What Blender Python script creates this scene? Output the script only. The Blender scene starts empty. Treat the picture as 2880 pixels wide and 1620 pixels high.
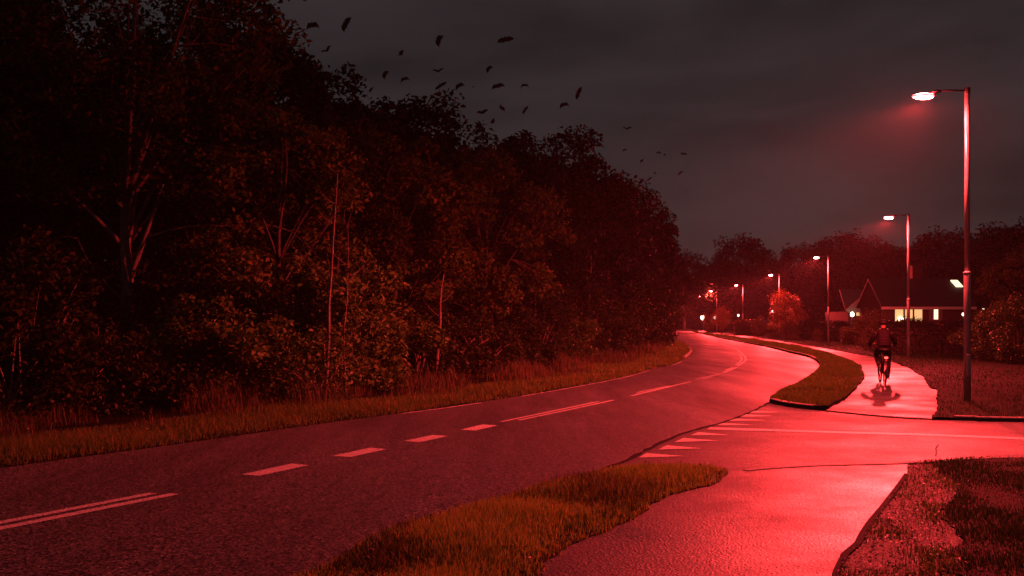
import bpy, bmesh, math, random
import numpy as np
from mathutils import Vector, Matrix, Euler
from mathutils.geometry import tessellate_polygon

scene = bpy.context.scene
COL = scene.collection
R = math.radians

# ------------------------------------------------------------------ camera, world, exposure
CAM_H = 1.62
FPX, CX, HY = 2800.0, 1440.0, 905.0          # focal length and horizon of the 2880 px wide frame
cam_d = bpy.data.cameras.new('camera'); cam = bpy.data.objects.new('camera', cam_d); COL.objects.link(cam)
cam.location = (0, 0, CAM_H); cam.rotation_euler = (R(90), 0, 0)
cam_d.lens = 35; cam_d.sensor_width = 36; cam_d.shift_y = 95 / 2880
cam_d.clip_start = 0.1; cam_d.clip_end = 6000
scene.camera = cam

world = bpy.data.worlds.new('World'); scene.world = world; world.use_nodes = True
wn, wl = world.node_tree.nodes, world.node_tree.links
wn.clear()
w_out = wn.new('ShaderNodeOutputWorld'); w_bg = wn.new('ShaderNodeBackground')
w_tc = wn.new('ShaderNodeTexCoord'); w_map = wn.new('ShaderNodeMapping'); w_map.inputs['Scale'].default_value = (1.5, 1.0, 5.0)
w_n1 = wn.new('ShaderNodeTexNoise'); w_n1.inputs['Scale'].default_value = 1.7; w_n1.inputs['Detail'].default_value = 6
w_n1.inputs['Roughness'].default_value = 0.55; w_n1.inputs['Distortion'].default_value = 0.35
w_ramp = wn.new('ShaderNodeValToRGB')
w_ramp.color_ramp.elements[0].position = 0.36; w_ramp.color_ramp.elements[0].color = (0.0155, 0.0122, 0.0130, 1)
w_ramp.color_ramp.elements[1].position = 0.66; w_ramp.color_ramp.elements[1].color = (0.0365, 0.0275, 0.0292, 1)
# last trace of twilight behind the overcast
w_sky = wn.new('ShaderNodeTexSky'); w_sky.sky_type = 'NISHITA'; w_sky.sun_disc = False
w_sky.sun_elevation = R(-4.0); w_sky.sun_rotation = R(-20)
w_mul = wn.new('ShaderNodeMixRGB'); w_mul.blend_type = 'ADD'; w_mul.inputs['Fac'].default_value = 0.02
wl.new(w_tc.outputs['Generated'], w_map.inputs['Vector']); wl.new(w_map.outputs['Vector'], w_n1.inputs['Vector'])
wl.new(w_n1.outputs['Fac'], w_ramp.inputs['Fac']); wl.new(w_ramp.outputs['Color'], w_mul.inputs['Color1'])
wl.new(w_sky.outputs['Color'], w_mul.inputs['Color2']); wl.new(w_mul.outputs['Color'], w_bg.inputs['Color'])
w_bg.inputs['Strength'].default_value = 1.0
wl.new(w_bg.outputs['Background'], w_out.inputs['Surface'])

scene.view_settings.view_transform = 'Standard'; scene.view_settings.look = 'None'
scene.view_settings.exposure = 0.0; scene.view_settings.gamma = 1.0; scene.view_settings.use_curve_mapping = False
cy = scene.cycles
cy.use_denoising = True
cy.max_bounces = 6; cy.diffuse_bounces = 2; cy.glossy_bounces = 2; cy.transmission_bounces = 3
cy.transparent_max_bounces = 8; cy.volume_bounces = 1; cy.sample_clamp_indirect = 4.0
cy.sample_clamp_direct = 0.0

LAMP_COL = (1.0, 0.044, 0.045)
LAMP_W = 8600.0
HAZE = 0.00034

# ------------------------------------------------------------------ helpers
def g(x, y, z=0.0):
    """2880 px photograph pixel of a point at height z -> ground position (X, Y)."""
    d = FPX * (CAM_H - z) / (y - HY)
    return ((x - CX) / FPX * d, d)
def at(x, y, d):
    return Vector(((x - CX) / FPX * d, d, CAM_H + (HY - y) / FPX * d))

def tag(o, label=None, cat=None, group=None, kind=None):
    if label: o['label'] = label
    if cat: o['category'] = cat
    if group: o['group'] = group
    if kind: o['kind'] = kind
    return o
def link(o, parent=None):
    COL.objects.link(o)
    if parent is not None: o.parent = parent
    return o
def empty(name, loc, rz=0.0, scale=None):
    o = bpy.data.objects.new(name, None); COL.objects.link(o)
    o.location = loc; o.rotation_euler = (0, 0, rz)
    if scale is not None: o.scale = (scale, scale, scale) if isinstance(scale, (int, float)) else scale
    return o
KIDS = {}
def obj(name, me, m=None, parent=None):
    if m is not None and not me.materials: me.materials.append(m)
    o = bpy.data.objects.new(name, me); link(o, parent)
    if parent is not None: KIDS.setdefault(parent.name, []).append(o)
    return o
def copy_tree(o, parent=None):
    c = o.copy(); COL.objects.link(c)
    if parent is not None:
        c.parent = parent; KIDS.setdefault(parent.name, []).append(c)
    for ch in KIDS.get(o.name, []): copy_tree(ch, c)
    return c

def np_mesh(name, V, F, smooth=False):
    """V (n,3) float, F (m,k) int -> mesh"""
    me = bpy.data.meshes.new(name)
    V = np.asarray(V, dtype=np.float32); F = np.asarray(F, dtype=np.int32)
    m, k = F.shape
    me.vertices.add(len(V)); me.vertices.foreach_set('co', V.ravel())
    me.loops.add(m * k); me.loops.foreach_set('vertex_index', F.ravel())
    me.polygons.add(m); me.polygons.foreach_set('loop_start', np.arange(0, m * k, k, dtype=np.int32))
    me.polygons.foreach_set('loop_total', np.full(m, k, dtype=np.int32))
    if smooth: me.polygons.foreach_set('use_smooth', np.ones(m, dtype=bool))
    me.update(calc_edges=True); me.validate()
    return me

class MB:
    """collects simple shapes into one mesh"""
    def __init__(self): self.v, self.f, self.s = [], [], []
    def add(self, v, f, smooth=False):
        n = len(self.v); self.v += [tuple(p) for p in v]
        for q in f: self.f.append(tuple(n + i for i in q)); self.s.append(smooth)
        return self
    def box(self, c, s, rz=0.0, rot=None):
        M = rot if rot is not None else Matrix.Rotation(rz, 3, 'Z')
        hx, hy, hz = s[0] / 2, s[1] / 2, s[2] / 2
        p = [Vector(c) + M @ Vector((x, y, z)) for x in (-hx, hx) for y in (-hy, hy) for z in (-hz, hz)]
        return self.add(p, [(0, 1, 3, 2), (4, 6, 7, 5), (0, 4, 5, 1), (2, 3, 7, 6), (0, 2, 6, 4), (1, 5, 7, 3)])
    def tube(self, pts, rad, n=8, caps=True, smooth=True):
        pts = [Vector(p) for p in pts]
        if isinstance(rad, (int, float)): rad = [rad] * len(pts)
        rings, up = [], None
        for i, p in enumerate(pts):
            t = (pts[min(i + 1, len(pts) - 1)] - pts[max(i - 1, 0)])
            t = t.normalized() if t.length > 1e-9 else Vector((0, 0, 1))
            if up is None:
                up = Vector((1, 0, 0)) if abs(t.x) < 0.8 else Vector((0, 1, 0))
            u = (up - t * up.dot(t)).normalized(); w = t.cross(u); up = u
            rings.append([p + (u * math.cos(a) + w * math.sin(a)) * rad[i] for a in [2 * math.pi * k / n for k in range(n)]])
        v = [q for r_ in rings for q in r_]
        f = []
        for i in range(len(pts) - 1):
            for k in range(n):
                a, b = i * n + k, i * n + (k + 1) % n
                f.append((a, b, b + n, a + n))
        if caps:
            f.append(tuple(reversed(range(n)))); f.append(tuple((len(pts) - 1) * n + k for k in range(n)))
        return self.add(v, f, smooth)
    def lathe(self, c, prof, n=16, axis='Z', sx=1.0, sy=1.0, smooth=True):
        v, f = [], []
        for (r_, h) in prof:
            for k in range(n):
                a = 2 * math.pi * k / n
                p = (r_ * math.cos(a) * sx, r_ * math.sin(a) * sy, h)
                if axis == 'X': p = (p[2], p[0], p[1])
                if axis == 'Y': p = (p[0], p[2], p[1])
                v.append(Vector(c) + Vector(p))
        for i in range(len(prof) - 1):
            for k in range(n):
                a, b = i * n + k, i * n + (k + 1) % n
                f.append((a, b, b + n, a + n))
        f.append(tuple(range(n))); f.append(tuple((len(prof) - 1) * n + k for k in range(n)))
        return self.add(v, f, smooth)
    def torus(self, c, Rr, r_, axis='X', n=28, m=8):
        v, f = [], []
        for i in range(n):
            a = 2 * math.pi * i / n
            for k in range(m):
                b = 2 * math.pi * k / m
                q = Rr + r_ * math.cos(b)
                p = (r_ * math.sin(b), q * math.cos(a), q * math.sin(a))
                if axis == 'Z': p = (p[1], p[2], p[0])
                v.append(Vector(c) + Vector(p))
        for i in range(n):
            for k in range(m):
                f.append((i * m + k, ((i + 1) % n) * m + k, ((i + 1) % n) * m + (k + 1) % m, i * m + (k + 1) % m))
        return self.add(v, f, True)
    def mesh(self, name):
        me = bpy.data.meshes.new(name); me.from_pydata(self.v, [], self.f)
        me.polygons.foreach_set('use_smooth', self.s)
        bm = bmesh.new(); bm.from_mesh(me); bmesh.ops.recalc_face_normals(bm, faces=bm.faces); bm.to_mesh(me); bm.free()
        me.update(); return me
    def build(self, name, m, parent=None): return obj(name, self.mesh(name), m, parent)

def bevelled(o, w, seg=2):
    bm = bmesh.new(); bm.from_mesh(o.data)
    bmesh.ops.bevel(bm, geom=[e for e in bm.edges], offset=w, segments=seg, affect='EDGES', clamp_overlap=True)
    bm.to_mesh(o.data); bm.free(); return o

def spline(P, step=1.0):
    """Catmull-Rom through 2-D points"""
    P = [np.array(p, float) for p in P]
    Q = [2 * P[0] - P[1]] + P + [2 * P[-1] - P[-2]]
    out = []
    for i in range(1, len(Q) - 2):
        a, b, c, d = Q[i - 1:i + 3]
        n = max(2, int(np.linalg.norm(c - b) / step))
        for k in range(n):
            t = k / n
            out.append(0.5 * (2 * b + (c - a) * t + (2 * a - 5 * b + 4 * c - d) * t * t + (3 * b - a - 3 * c + d) * t ** 3))
    out.append(P[-1]); return [tuple(p) for p in out]

def poly_sheet(name, poly, z, m, parent=None, skirt=None):
    """flat sheet from a closed 2-D outline, with optional downward skirt"""
    P = [Vector((p[0], p[1], z)) for p in poly]
    tri = tessellate_polygon([P])
    v = [tuple(p) for p in P]; f = [tuple(t) for t in tri]
    if skirt is not None:
        n = len(v); v += [(p[0], p[1], skirt) for p in poly]
        f += [(i, (i + 1) % n, n + (i + 1) % n, n + i) for i in range(n)]
    me = bpy.data.meshes.new(name); me.from_pydata(v, [], f)
    bm = bmesh.new(); bm.from_mesh(me); bmesh.ops.recalc_face_normals(bm, faces=bm.faces)
    if bm.faces and sum(fc.normal.z for fc in bm.faces if abs(fc.normal.z) > .5) < 0:
        bmesh.ops.reverse_faces(bm, faces=bm.faces)
    bm.to_mesh(me); bm.free(); me.update()
    return obj(name, me, m, parent)

def strip(name, L, Rr, z, m, parent=None):
    n = min(len(L), len(Rr))
    v = [(p[0], p[1], z) for p in L[:n]] + [(p[0], p[1], z) for p in Rr[:n]]
    f = [(i, n + i, n + i + 1, i + 1) for i in range(n - 1)]
    me = bpy.data.meshes.new(name); me.from_pydata(v, [], f); me.update()
    return obj(name, me, m, parent)

def offset(P, d):
    """shift a polyline sideways (positive = right of travel)"""
    out = []
    for i in range(len(P)):
        a = np.array(P[max(i - 1, 0)]); b = np.array(P[min(i + 1, len(P) - 1)])
        t = (b - a) / (np.linalg.norm(b - a) + 1e-9)
        out.append((P[i][0] + t[1] * d, P[i][1] - t[0] * d))
    return out

def rough(P, amp, seed):
    rs = np.random.RandomState(seed); n = len(P); a = rs.normal(0, 1, n) * .6
    b = np.interp(np.arange(n), np.arange(0, n + 4, 4), rs.normal(0, 1, len(np.arange(0, n + 4, 4))))
    d = (a + b) * amp; d[0] = d[-1] = 0
    return [(p[0] + d[i] * .8, p[1] + d[i] * .35) for i, p in enumerate(P)]
def inside(pts, poly):
    x, y = pts[:, 0], pts[:, 1]; r_ = np.zeros(len(pts), bool); n = len(poly)
    for i in range(n):
        x1, y1 = poly[i]; x2, y2 = poly[(i + 1) % n]
        if y1 == y2: continue
        c = ((y1 > y) != (y2 > y)) & (x < (x2 - x1) * (y - y1) / (y2 - y1) + x1)
        r_ ^= c
    return r_

# ------------------------------------------------------------------ materials
def new_mat(name):
    m = bpy.data.materials.new(name); m.use_nodes = True
    nt = m.node_tree; b = nt.nodes['Principled BSDF']; return m, nt, b
def simple(name, col, rough=0.6, metal=0.0, emit=None, es=0.0, vary=0.0, vscale=8.0, bump=0.0, bscale=60.0, spec=0.5):
    m, nt, b = new_mat(name)
    b.inputs['Base Color'].default_value = (*col, 1); b.inputs['Roughness'].default_value = rough
    b.inputs['Metallic'].default_value = metal; b.inputs['Specular IOR Level'].default_value = spec
    if emit: b.inputs['Emission Color'].default_value = (*emit, 1); b.inputs['Emission Strength'].default_value = es
    tc = nt.nodes.new('ShaderNodeTexCoord')
    if vary:
        n = nt.nodes.new('ShaderNodeTexNoise'); n.inputs['Scale'].default_value = vscale; n.inputs['Detail'].default_value = 5
        r_ = nt.nodes.new('ShaderNodeValToRGB')
        r_.color_ramp.elements[0].position = 0.3; r_.color_ramp.elements[1].position = 0.7
        r_.color_ramp.elements[0].color = (*[c * (1 - vary) for c in col], 1)
        r_.color_ramp.elements[1].color = (*[min(1, c * (1 + vary)) for c in col], 1)
        nt.links.new(tc.outputs['Object'], n.inputs['Vector']); nt.links.new(n.outputs['Fac'], r_.inputs['Fac'])
        nt.links.new(r_.outputs['Color'], b.inputs['Base Color'])
    if bump:
        n2 = nt.nodes.new('ShaderNodeTexNoise'); n2.inputs['Scale'].default_value = bscale; n2.inputs['Detail'].default_value = 4
        bp = nt.nodes.new('ShaderNodeBump'); bp.inputs['Strength'].default_value = bump; bp.inputs['Distance'].default_value = 0.02
        nt.links.new(tc.outputs['Object'], n2.inputs['Vector']); nt.links.new(n2.outputs['Fac'], bp.inputs['Height'])
        nt.links.new(bp.outputs['Normal'], b.inputs['Normal'])
    return m

def asphalt(name, dark, light, grain=75.0, rough=(0.38, 0.62), bump=0.55, patch=0.35, pscale=0.35, stretch=None, spec=0.4, fleck=2.6):
    m, nt, b = new_mat(name); N, L = nt.nodes, nt.links
    tc = N.new('ShaderNodeTexCoord')
    vo = N.new('ShaderNodeTexVoronoi'); vo.inputs['Scale'].default_value = grain
    no = N.new('ShaderNodeTexNoise'); no.inputs['Scale'].default_value = grain * 0.55; no.inputs['Detail'].default_value = 3
    L.new(tc.outputs['Object'], vo.inputs['Vector']); L.new(tc.outputs['Object'], no.inputs['Vector'])
    sep = N.new('ShaderNodeSeparateColor'); L.new(vo.outputs['Color'], sep.inputs['Color'])
    mx = N.new('ShaderNodeMath'); mx.operation = 'MULTIPLY'; L.new(sep.outputs[0], mx.inputs[0]); L.new(no.outputs['Fac'], mx.inputs[1])
    rp = N.new('ShaderNodeValToRGB'); rp.color_ramp.elements[0].position = 0.08; rp.color_ramp.elements[1].position = 0.62
    rp.color_ramp.elements[0].color = (*dark, 1); rp.color_ramp.elements[1].color = (*light, 1)
    L.new(mx.outputs[0], rp.inputs['Fac'])
    mp = N.new('ShaderNodeMapping')
    if stretch: mp.inputs['Rotation'].default_value = (0, 0, R(stretch[0])); mp.inputs['Scale'].default_value = (stretch[1], stretch[2], 1)
    L.new(tc.outputs['Object'], mp.inputs['Vector'])
    pn = N.new('ShaderNodeTexNoise'); pn.inputs['Scale'].default_value = pscale; pn.inputs['Detail'].default_value = 5; pn.inputs['Roughness'].default_value = 0.6
    L.new(mp.outputs['Vector'], pn.inputs['Vector'])
    pr = N.new('ShaderNodeValToRGB'); pr.color_ramp.elements[0].position = 0.34; pr.color_ramp.elements[1].position = 0.66
    pr.color_ramp.elements[0].color = (1 - patch, 1 - patch, 1 - patch, 1); pr.color_ramp.elements[1].color = (1 + patch * .5,) * 3 + (1,)
    L.new(pn.outputs['Fac'], pr.inputs['Fac'])
    mu = N.new('ShaderNodeMixRGB'); mu.blend_type = 'MULTIPLY'; mu.inputs['Fac'].default_value = 1
    fv = N.new('ShaderNodeTexVoronoi'); fv.inputs['Scale'].default_value = grain * 1.25; L.new(tc.outputs['Object'], fv.inputs['Vector'])
    fs = N.new('ShaderNodeSeparateColor'); L.new(fv.outputs['Color'], fs.inputs['Color'])
    fr = N.new('ShaderNodeValToRGB'); fr.color_ramp.elements[0].position = 0.90; fr.color_ramp.elements[0].color = (1, 1, 1, 1); fr.color_ramp.elements[1].position = 0.97; fr.color_ramp.elements[1].color = (fleck, fleck, fleck, 1); L.new(fs.outputs[1], fr.inputs['Fac'])
    fm = N.new('ShaderNodeMixRGB'); fm.blend_type = 'MULTIPLY'; fm.inputs['Fac'].default_value = 1; L.new(rp.outputs['Color'], fm.inputs['Color1']); L.new(fr.outputs['Color'], fm.inputs['Color2'])
    L.new(fm.outputs['Color'], mu.inputs['Color1']); L.new(pr.outputs['Color'], mu.inputs['Color2'])
    L.new(mu.outputs['Color'], b.inputs['Base Color'])
    rr = N.new('ShaderNodeMapRange'); rr.inputs['From Min'].default_value = 0.3; rr.inputs['From Max'].default_value = 0.7
    rr.inputs['To Min'].default_value = rough[1]; rr.inputs['To Max'].default_value = rough[0]
    L.new(pn.outputs['Fac'], rr.inputs['Value']); L.new(rr.outputs[0], b.inputs['Roughness'])
    ad = N.new('ShaderNodeMath'); ad.operation = 'MULTIPLY_ADD'; ad.inputs[1].default_value = 1.0
    L.new(vo.outputs['Distance'], ad.inputs[0]); L.new(no.outputs['Fac'], ad.inputs[2])
    bp = N.new('ShaderNodeBump'); bp.inputs['Strength'].default_value = bump; bp.inputs['Distance'].default_value = 0.008; b.inputs['Specular IOR Level'].default_value = spec
    L.new(ad.outputs[0], bp.inputs['Height']); L.new(bp.outputs['Normal'], b.inputs['Normal'])
    return m

def foliage(name, cols, rough=0.5, trans=0.25, spec=0.16):
    m, nt, b = new_mat(name); N, L = nt.nodes, nt.links
    ge = N.new('ShaderNodeNewGeometry'); rp = N.new('ShaderNodeValToRGB')
    els = rp.color_ramp.elements
    while len(els) < len(cols): els.new(0.5)
    for i, c in enumerate(cols):
        els[i].position = i / (len(cols) - 1); els[i].color = (*c, 1)
    L.new(ge.outputs['Random Per Island'], rp.inputs['Fac'])
    L.new(rp.outputs['Color'], b.inputs['Base Color']); b.inputs['Roughness'].default_value = rough
    b.inputs['Specular IOR Level'].default_value = spec
    tr = N.new('ShaderNodeBsdfTranslucent'); L.new(rp.outputs['Color'], tr.inputs['Color'])
    mx = N.new('ShaderNodeMixShader'); mx.inputs['Fac'].default_value = trans
    L.new(b.outputs[0], mx.inputs[1]); L.new(tr.outputs[0], mx.inputs[2])
    L.new(mx.outputs[0], N['Material Output'].inputs['Surface'])
    return m

M = {}
M['road'] = asphalt('road_asphalt', (0.010, 0.010, 0.011), (0.23, 0.226, 0.222), 55, (0.36, 0.6), 0.40, 0.55, 0.9, (27, 1.0, 0.12), 0.4)
M['side'] = asphalt('side_road_asphalt', (0.010, 0.010, 0.010), (0.13, 0.127, 0.125), 52, (0.46, 0.72), 0.38, 0.55, 0.7, None, 0.28)
M['path'] = asphalt('path_asphalt', (0.008, 0.008, 0.008), (0.11, 0.108, 0.107), 54, (0.36, 0.70), 0.50, 0.75, 0.75, None, 0.34)
M['paint'] = simple('road_paint', (0.72, 0.72, 0.70), 0.55, vary=0.10, vscale=14, bump=0.25, bscale=120)
_nt = M['paint'].node_tree; _tc = _nt.nodes.new('ShaderNodeTexCoord'); _n1 = _nt.nodes.new('ShaderNodeTexNoise'); _n1.inputs['Scale'].default_value = 55; _n1.inputs['Detail'].default_value = 6
_rp = _nt.nodes.new('ShaderNodeValToRGB'); _rp.color_ramp.elements[0].position = .36; _rp.color_ramp.elements[0].color = (.10, .10, .10, 1); _rp.color_ramp.elements[1].position = .50; _rp.color_ramp.elements[1].color = (.66, .66, .64, 1)
_nt.links.new(_tc.outputs['Object'], _n1.inputs['Vector']); _nt.links.new(_n1.outputs['Fac'], _rp.inputs['Fac']); _nt.links.new(_rp.outputs['Color'], _nt.nodes['Principled BSDF'].inputs['Base Color'])
M['kerb'] = simple('kerb_concrete', (0.22, 0.21, 0.20), 0.8, vary=0.3, vscale=9, bump=0.4, bscale=70)
M['tar'] = simple('tar_seal', (0.008, 0.008, 0.008), 0.9, bump=0.3, spec=0.05)
M['soil'] = simple('soil', (0.035, 0.028, 0.018), 0.9, vary=0.5, vscale=3, bump=0.8, bscale=25)
M['dirt'] = simple('dirt_gravel', (0.042, 0.035, 0.028), 0.75, vary=0.6, vscale=22, bump=1.0, bscale=55, spec=0.15)
M['grass'] = foliage('grass_blade', [(0.06, 0.15, 0.02), (0.08, 0.17, 0.022), (0.11, 0.17, 0.026), (0.16, 0.17, 0.04)], 0.5, 0.5)
M['grass_lit'] = foliage('lit_grass_blade', [(0.13, 0.26, 0.03), (0.17, 0.30, 0.036), (0.22, 0.31, 0.045), (0.36, 0.36, 0.11)], 0.5, 0.6)  # near verge grass, lightened: extra lamplight is put into the blade colour
M['grass_mid'] = foliage('verge_blade', [(0.08, 0.17, 0.022), (0.11, 0.20, 0.028), (0.15, 0.20, 0.032), (0.26, 0.25, 0.08)], 0.5, 0.5)
M['grass_dark'] = foliage('dark_grass_blade', [(0.022, 0.06, 0.009), (0.034, 0.075, 0.012), (0.055, 0.08, 0.018)], 0.55, 0.35)  # lawn grass, darkened: the weaker light there is coloured in
M['weed'] = foliage('dry_grass', [(0.05, 0.07, 0.02), (0.09, 0.08, 0.03), (0.14, 0.11, 0.05), (0.05, 0.09, 0.02)], 0.6, 0.25)
M['leaf'] = foliage('tree_leaf', [(0.034, 0.09, 0.014), (0.05, 0.10, 0.018), (0.08, 0.10, 0.022), (0.125, 0.11, 0.027)], 0.5, 0.22)
M['leaf_dark'] = foliage('dark_leaf', [(0.009, 0.022, 0.006), (0.014, 0.028, 0.008), (0.022, 0.034, 0.010)], 0.5, 0.2)  # darkened leaf copy: the unlit look is put into the colour
M['leaf_shaded'] = foliage('shaded_leaf', [(0.014, 0.034, 0.008), (0.024, 0.044, 0.011), (0.045, 0.05, 0.015)], 0.5, 0.2)  # shaded copy of the leaf colours, for plants outside the lit patches
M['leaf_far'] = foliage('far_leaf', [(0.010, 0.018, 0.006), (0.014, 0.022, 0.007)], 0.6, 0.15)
M['leaf_shrub'] = foliage('shrub_leaf', [(0.05, 0.12, 0.02), (0.075, 0.135, 0.026), (0.12, 0.14, 0.04)], 0.45, 0.2)
M['leaf_autumn'] = foliage('autumn_leaf', [(0.15, 0.10, 0.03), (0.22, 0.12, 0.03), (0.28, 0.13, 0.04)], 0.5, 0.25)
M['hedge'] = foliage('hedge_leaf', [(0.06, 0.09, 0.02), (0.11, 0.10, 0.03), (0.17, 0.11, 0.04)], 0.5, 0.2)
M['litter'] = foliage('fallen_leaf', [(0.05, 0.035, 0.018), (0.09, 0.06, 0.025), (0.16, 0.11, 0.06), (0.03, 0.025, 0.015)], 0.6, 0.1, 0.3)
M['bark'] = simple('bark', (0.05, 0.042, 0.035), 0.85, vary=0.45, vscale=6, bump=0.9, bscale=22)
M['bark_pale'] = simple('pale_bark', (0.16, 0.125, 0.105), 0.8, vary=0.35, vscale=7, bump=0.6, bscale=25)
M['bark_sapling'] = simple('young_bark', (0.11, 0.085, 0.07), 0.8, vary=0.5, vscale=5, bump=0.4, bscale=25)
M['galv'] = simple('galvanised_steel', (0.48, 0.48, 0.49), 0.42, 0.35, vary=0.12, vscale=7, bump=0.05)
M['housing'] = simple('lamp_housing', (0.06, 0.06, 0.065), 0.45, 0.4)

def bowl_glow():
    m, nt, b = new_mat('lit_red_bowl'); N, L = nt.nodes, nt.links
    tc = N.new('ShaderNodeTexCoord'); mp = N.new('ShaderNodeMapping'); mp.vector_type = 'POINT'
    mp.inputs['Location'].default_value = (.88, 0, 0); mp.inputs['Scale'].default_value = (1, 1.66, 0)
    ln = N.new('ShaderNodeVectorMath'); ln.operation = 'LENGTH'; L.new(tc.outputs['Object'], mp.inputs['Vector']); L.new(mp.outputs['Vector'], ln.inputs[0])
    r_ = N.new('ShaderNodeMapRange'); r_.interpolation_type = 'SMOOTHSTEP'
    for k, v in zip(('From Min', 'From Max', 'To Min', 'To Max'), (.165, .222, 1.0, 0.0)): r_.inputs[k].default_value = v
    L.new(ln.outputs['Value'], r_.inputs['Value'])
    pw = N.new('ShaderNodeMath'); pw.operation = 'POWER'; pw.inputs[1].default_value = 2.2; L.new(r_.outputs[0], pw.inputs[0])
    mu = N.new('ShaderNodeMath'); mu.operation = 'MULTIPLY_ADD'; mu.inputs[1].default_value = 700; mu.inputs[2].default_value = 3.0; L.new(pw.outputs[0], mu.inputs[0])
    b.inputs['Base Color'].default_value = (.6, .2, .2, 1); b.inputs['Emission Color'].default_value = (1, .055, .055, 1); L.new(mu.outputs[0], b.inputs['Emission Strength'])
    return m
M['diffuser'] = bowl_glow()

# ------------------------------------------------------------------ ground, road, path
far_dir = np.array([0.135, 1.0])
left_px = [(0, 1317), (224, 1286), (615, 1233), (872, 1196), (1118, 1163), (1342, 1132.5), (1565, 1096), (1744, 1062), (1830, 1039),
           (1883, 1027), (1918, 1013), (1940, 998), (1946, 986), (1932, 973), (1916, 962)]
LEFT = [(-14.6, -6.0), (-9.8, 3.4)] + [g(*p) for p in left_px] + [(15.7, 101), (20.6, 140), (25.6, 178), (31.2, 220), (42, 300), (54, 390)]
right_a = [(1622, 1348), (1764, 1293.5), (1848, 1251), (1918, 1221), (1958, 1208), (2047, 1184), (2117, 1157), (2164, 1132)]
right_b = [(2192, 1108), (2252.7, 1078), (2283, 1058.8), (2305, 1034), (2297, 1017), (2269, 1003.6), (2222, 992.5), (2156, 976), (2076, 960.8),
           (2021, 949.8), (1965.6, 937.3)]
RIGHT = [(-6.9, -6.0), (-2.75, 3.2), (-1.34, 6.2), (-0.35, 8.3)] + [g(*p) for p in right_a] + [g(*p) for p in right_b] + [(31.6, 178), (37.3, 220), (48, 300), (60, 390)]
LS, RS = spline(LEFT, 1.0), spline(RIGHT, 1.0)

ground = obj('ground', np_mesh('ground', [(-1500, -400, -0.06), (1500, -400, -0.06), (1500, 3000, -0.06), (-1500, 3000, -0.06)], [(0, 1, 2, 3)]), M['soil'])
tag(ground, kind='structure')
road = poly_sheet('road', LS + RS[::-1], 0.0, M['road']); tag(road, kind='structure')

# side road: from the seam to the right
i0 = min(range(len(RS)), key=lambda i: (RS[i][0] - g(1560, 1362)[0]) ** 2 + (RS[i][1] - g(1560, 1362)[1]) ** 2)
i1 = min(range(len(RS)), key=lambda i: (RS[i][0] - g(2164, 1132)[0]) ** 2 + (RS[i][1] - g(2164, 1132)[1]) ** 2)
seam = RS[i0:i1 + 1]
kerb_px = [(2164, 1132), (2216, 1144), (2325.6, 1157), (2445, 1169), (2544, 1177), (2633.6, 1180.5), (2743, 1183.5), (2880, 1187)]
KERB = spline([g(*p) for p in kerb_px] + [(14.5, 15.6), (24, 15.3), (40, 15.2)], 0.35)
lip_px = [(1760, 1336), (1900, 1333), (2057, 1328), (2122, 1321.5), (2296, 1311), (2509, 1306), (2643.5, 1297), (2743, 1291), (2880, 1287.5)]
LIP = spline([g(*p) for p in lip_px] + [(9.0, 12.0), (20, 12.0), (40, 12.0)], 0.35)
side = poly_sheet('side_road', seam + KERB[1:] + LIP[::-1], -0.001, M['side']); tag(side, kind='structure')

# near cycle path, below the side road
vr_px = [(2048, 1333), (2012, 1364), (1900, 1392), (1833, 1425), (1778, 1465), (1677, 1509), (1588, 1554), (1532, 1599), (1505, 1620)]
VR = rough(spline([g(*p) for p in vr_px] + [(-0.3, 4.6), (-1.4, 2.2), (-3.5, -4)], 0.10), .035, 3)
vl_px = [(2048, 1333), (2012, 1319), (1900, 1316), (1733, 1326), (1599, 1354), (1453, 1393), (1263, 1443), (1118, 1488), (1006, 1533), (850, 1622)]
VL = rough(spline([g(*p) for p in vl_px] + [(-2.7, 3.3), (-6.7, -5.5)], 0.12), .03, 4)
pr_px = [(2551.6, 1335.7), (2514, 1393), (2455, 1467), (2415, 1532), (2355, 1620)]
PR = spline([g(*p) for p in pr_px] + [(1.35, 4.0), (0.6, 2.2), (-1.9, -4)], 0.5)
lip_seg = [p for p in LIP if g(2050, 1328)[0] <= p[0] <= g(2555, 1304)[0]]
lip_seg = lip_seg + [g(2551.6, 1303.9)]
near_path = poly_sheet('cycle_path', [g(2045, 1330)] + lip_seg + PR + VR[::-1][:-1], 0.012, M['path'], skirt=-0.05); tag(near_path, kind='structure')

# far cycle path
fr_px = [(2621, 1181), (2638, 1104), (2615, 1090), (2592, 1063), (2559.5, 1039.5), (2532.6, 1028.7), (2514.6, 1019.7), (2470, 1007), (2407, 997),
         (2380, 991.5), (2297, 976.5), (2214, 962.5), (2131, 949.7), (2048.5, 936.9), (2004, 929.5)]
fl_px = [(2322, 1156), (2366, 1130), (2404, 1103), (2424, 1075), (2429, 1056), (2415.6, 1031), (2382, 1014.6), (2324, 995), (2241.7, 976), (2159, 962),
         (2076, 949.7), (1993, 938.7), (1956, 932.5)]
FR = spline([g(*p) for p in fr_px] + [(41, 220), (52, 300), (64, 390)], 0.3)
FL = spline([g(*p) for p in fl_px] + [(39.2, 220), (50, 300), (62, 390)], 0.3)
FR = rough(FR, .04, 5); FL = rough(FL, .03, 6)
kerb_seg = [p for p in KERB if FL[0][0] <= p[0] <= FR[0][0]]
far_path = poly_sheet('cycle_path', FL[::-1] + kerb_seg + FR, 0.016, M['path'], skirt=-0.05); tag(far_path, kind='structure')

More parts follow.
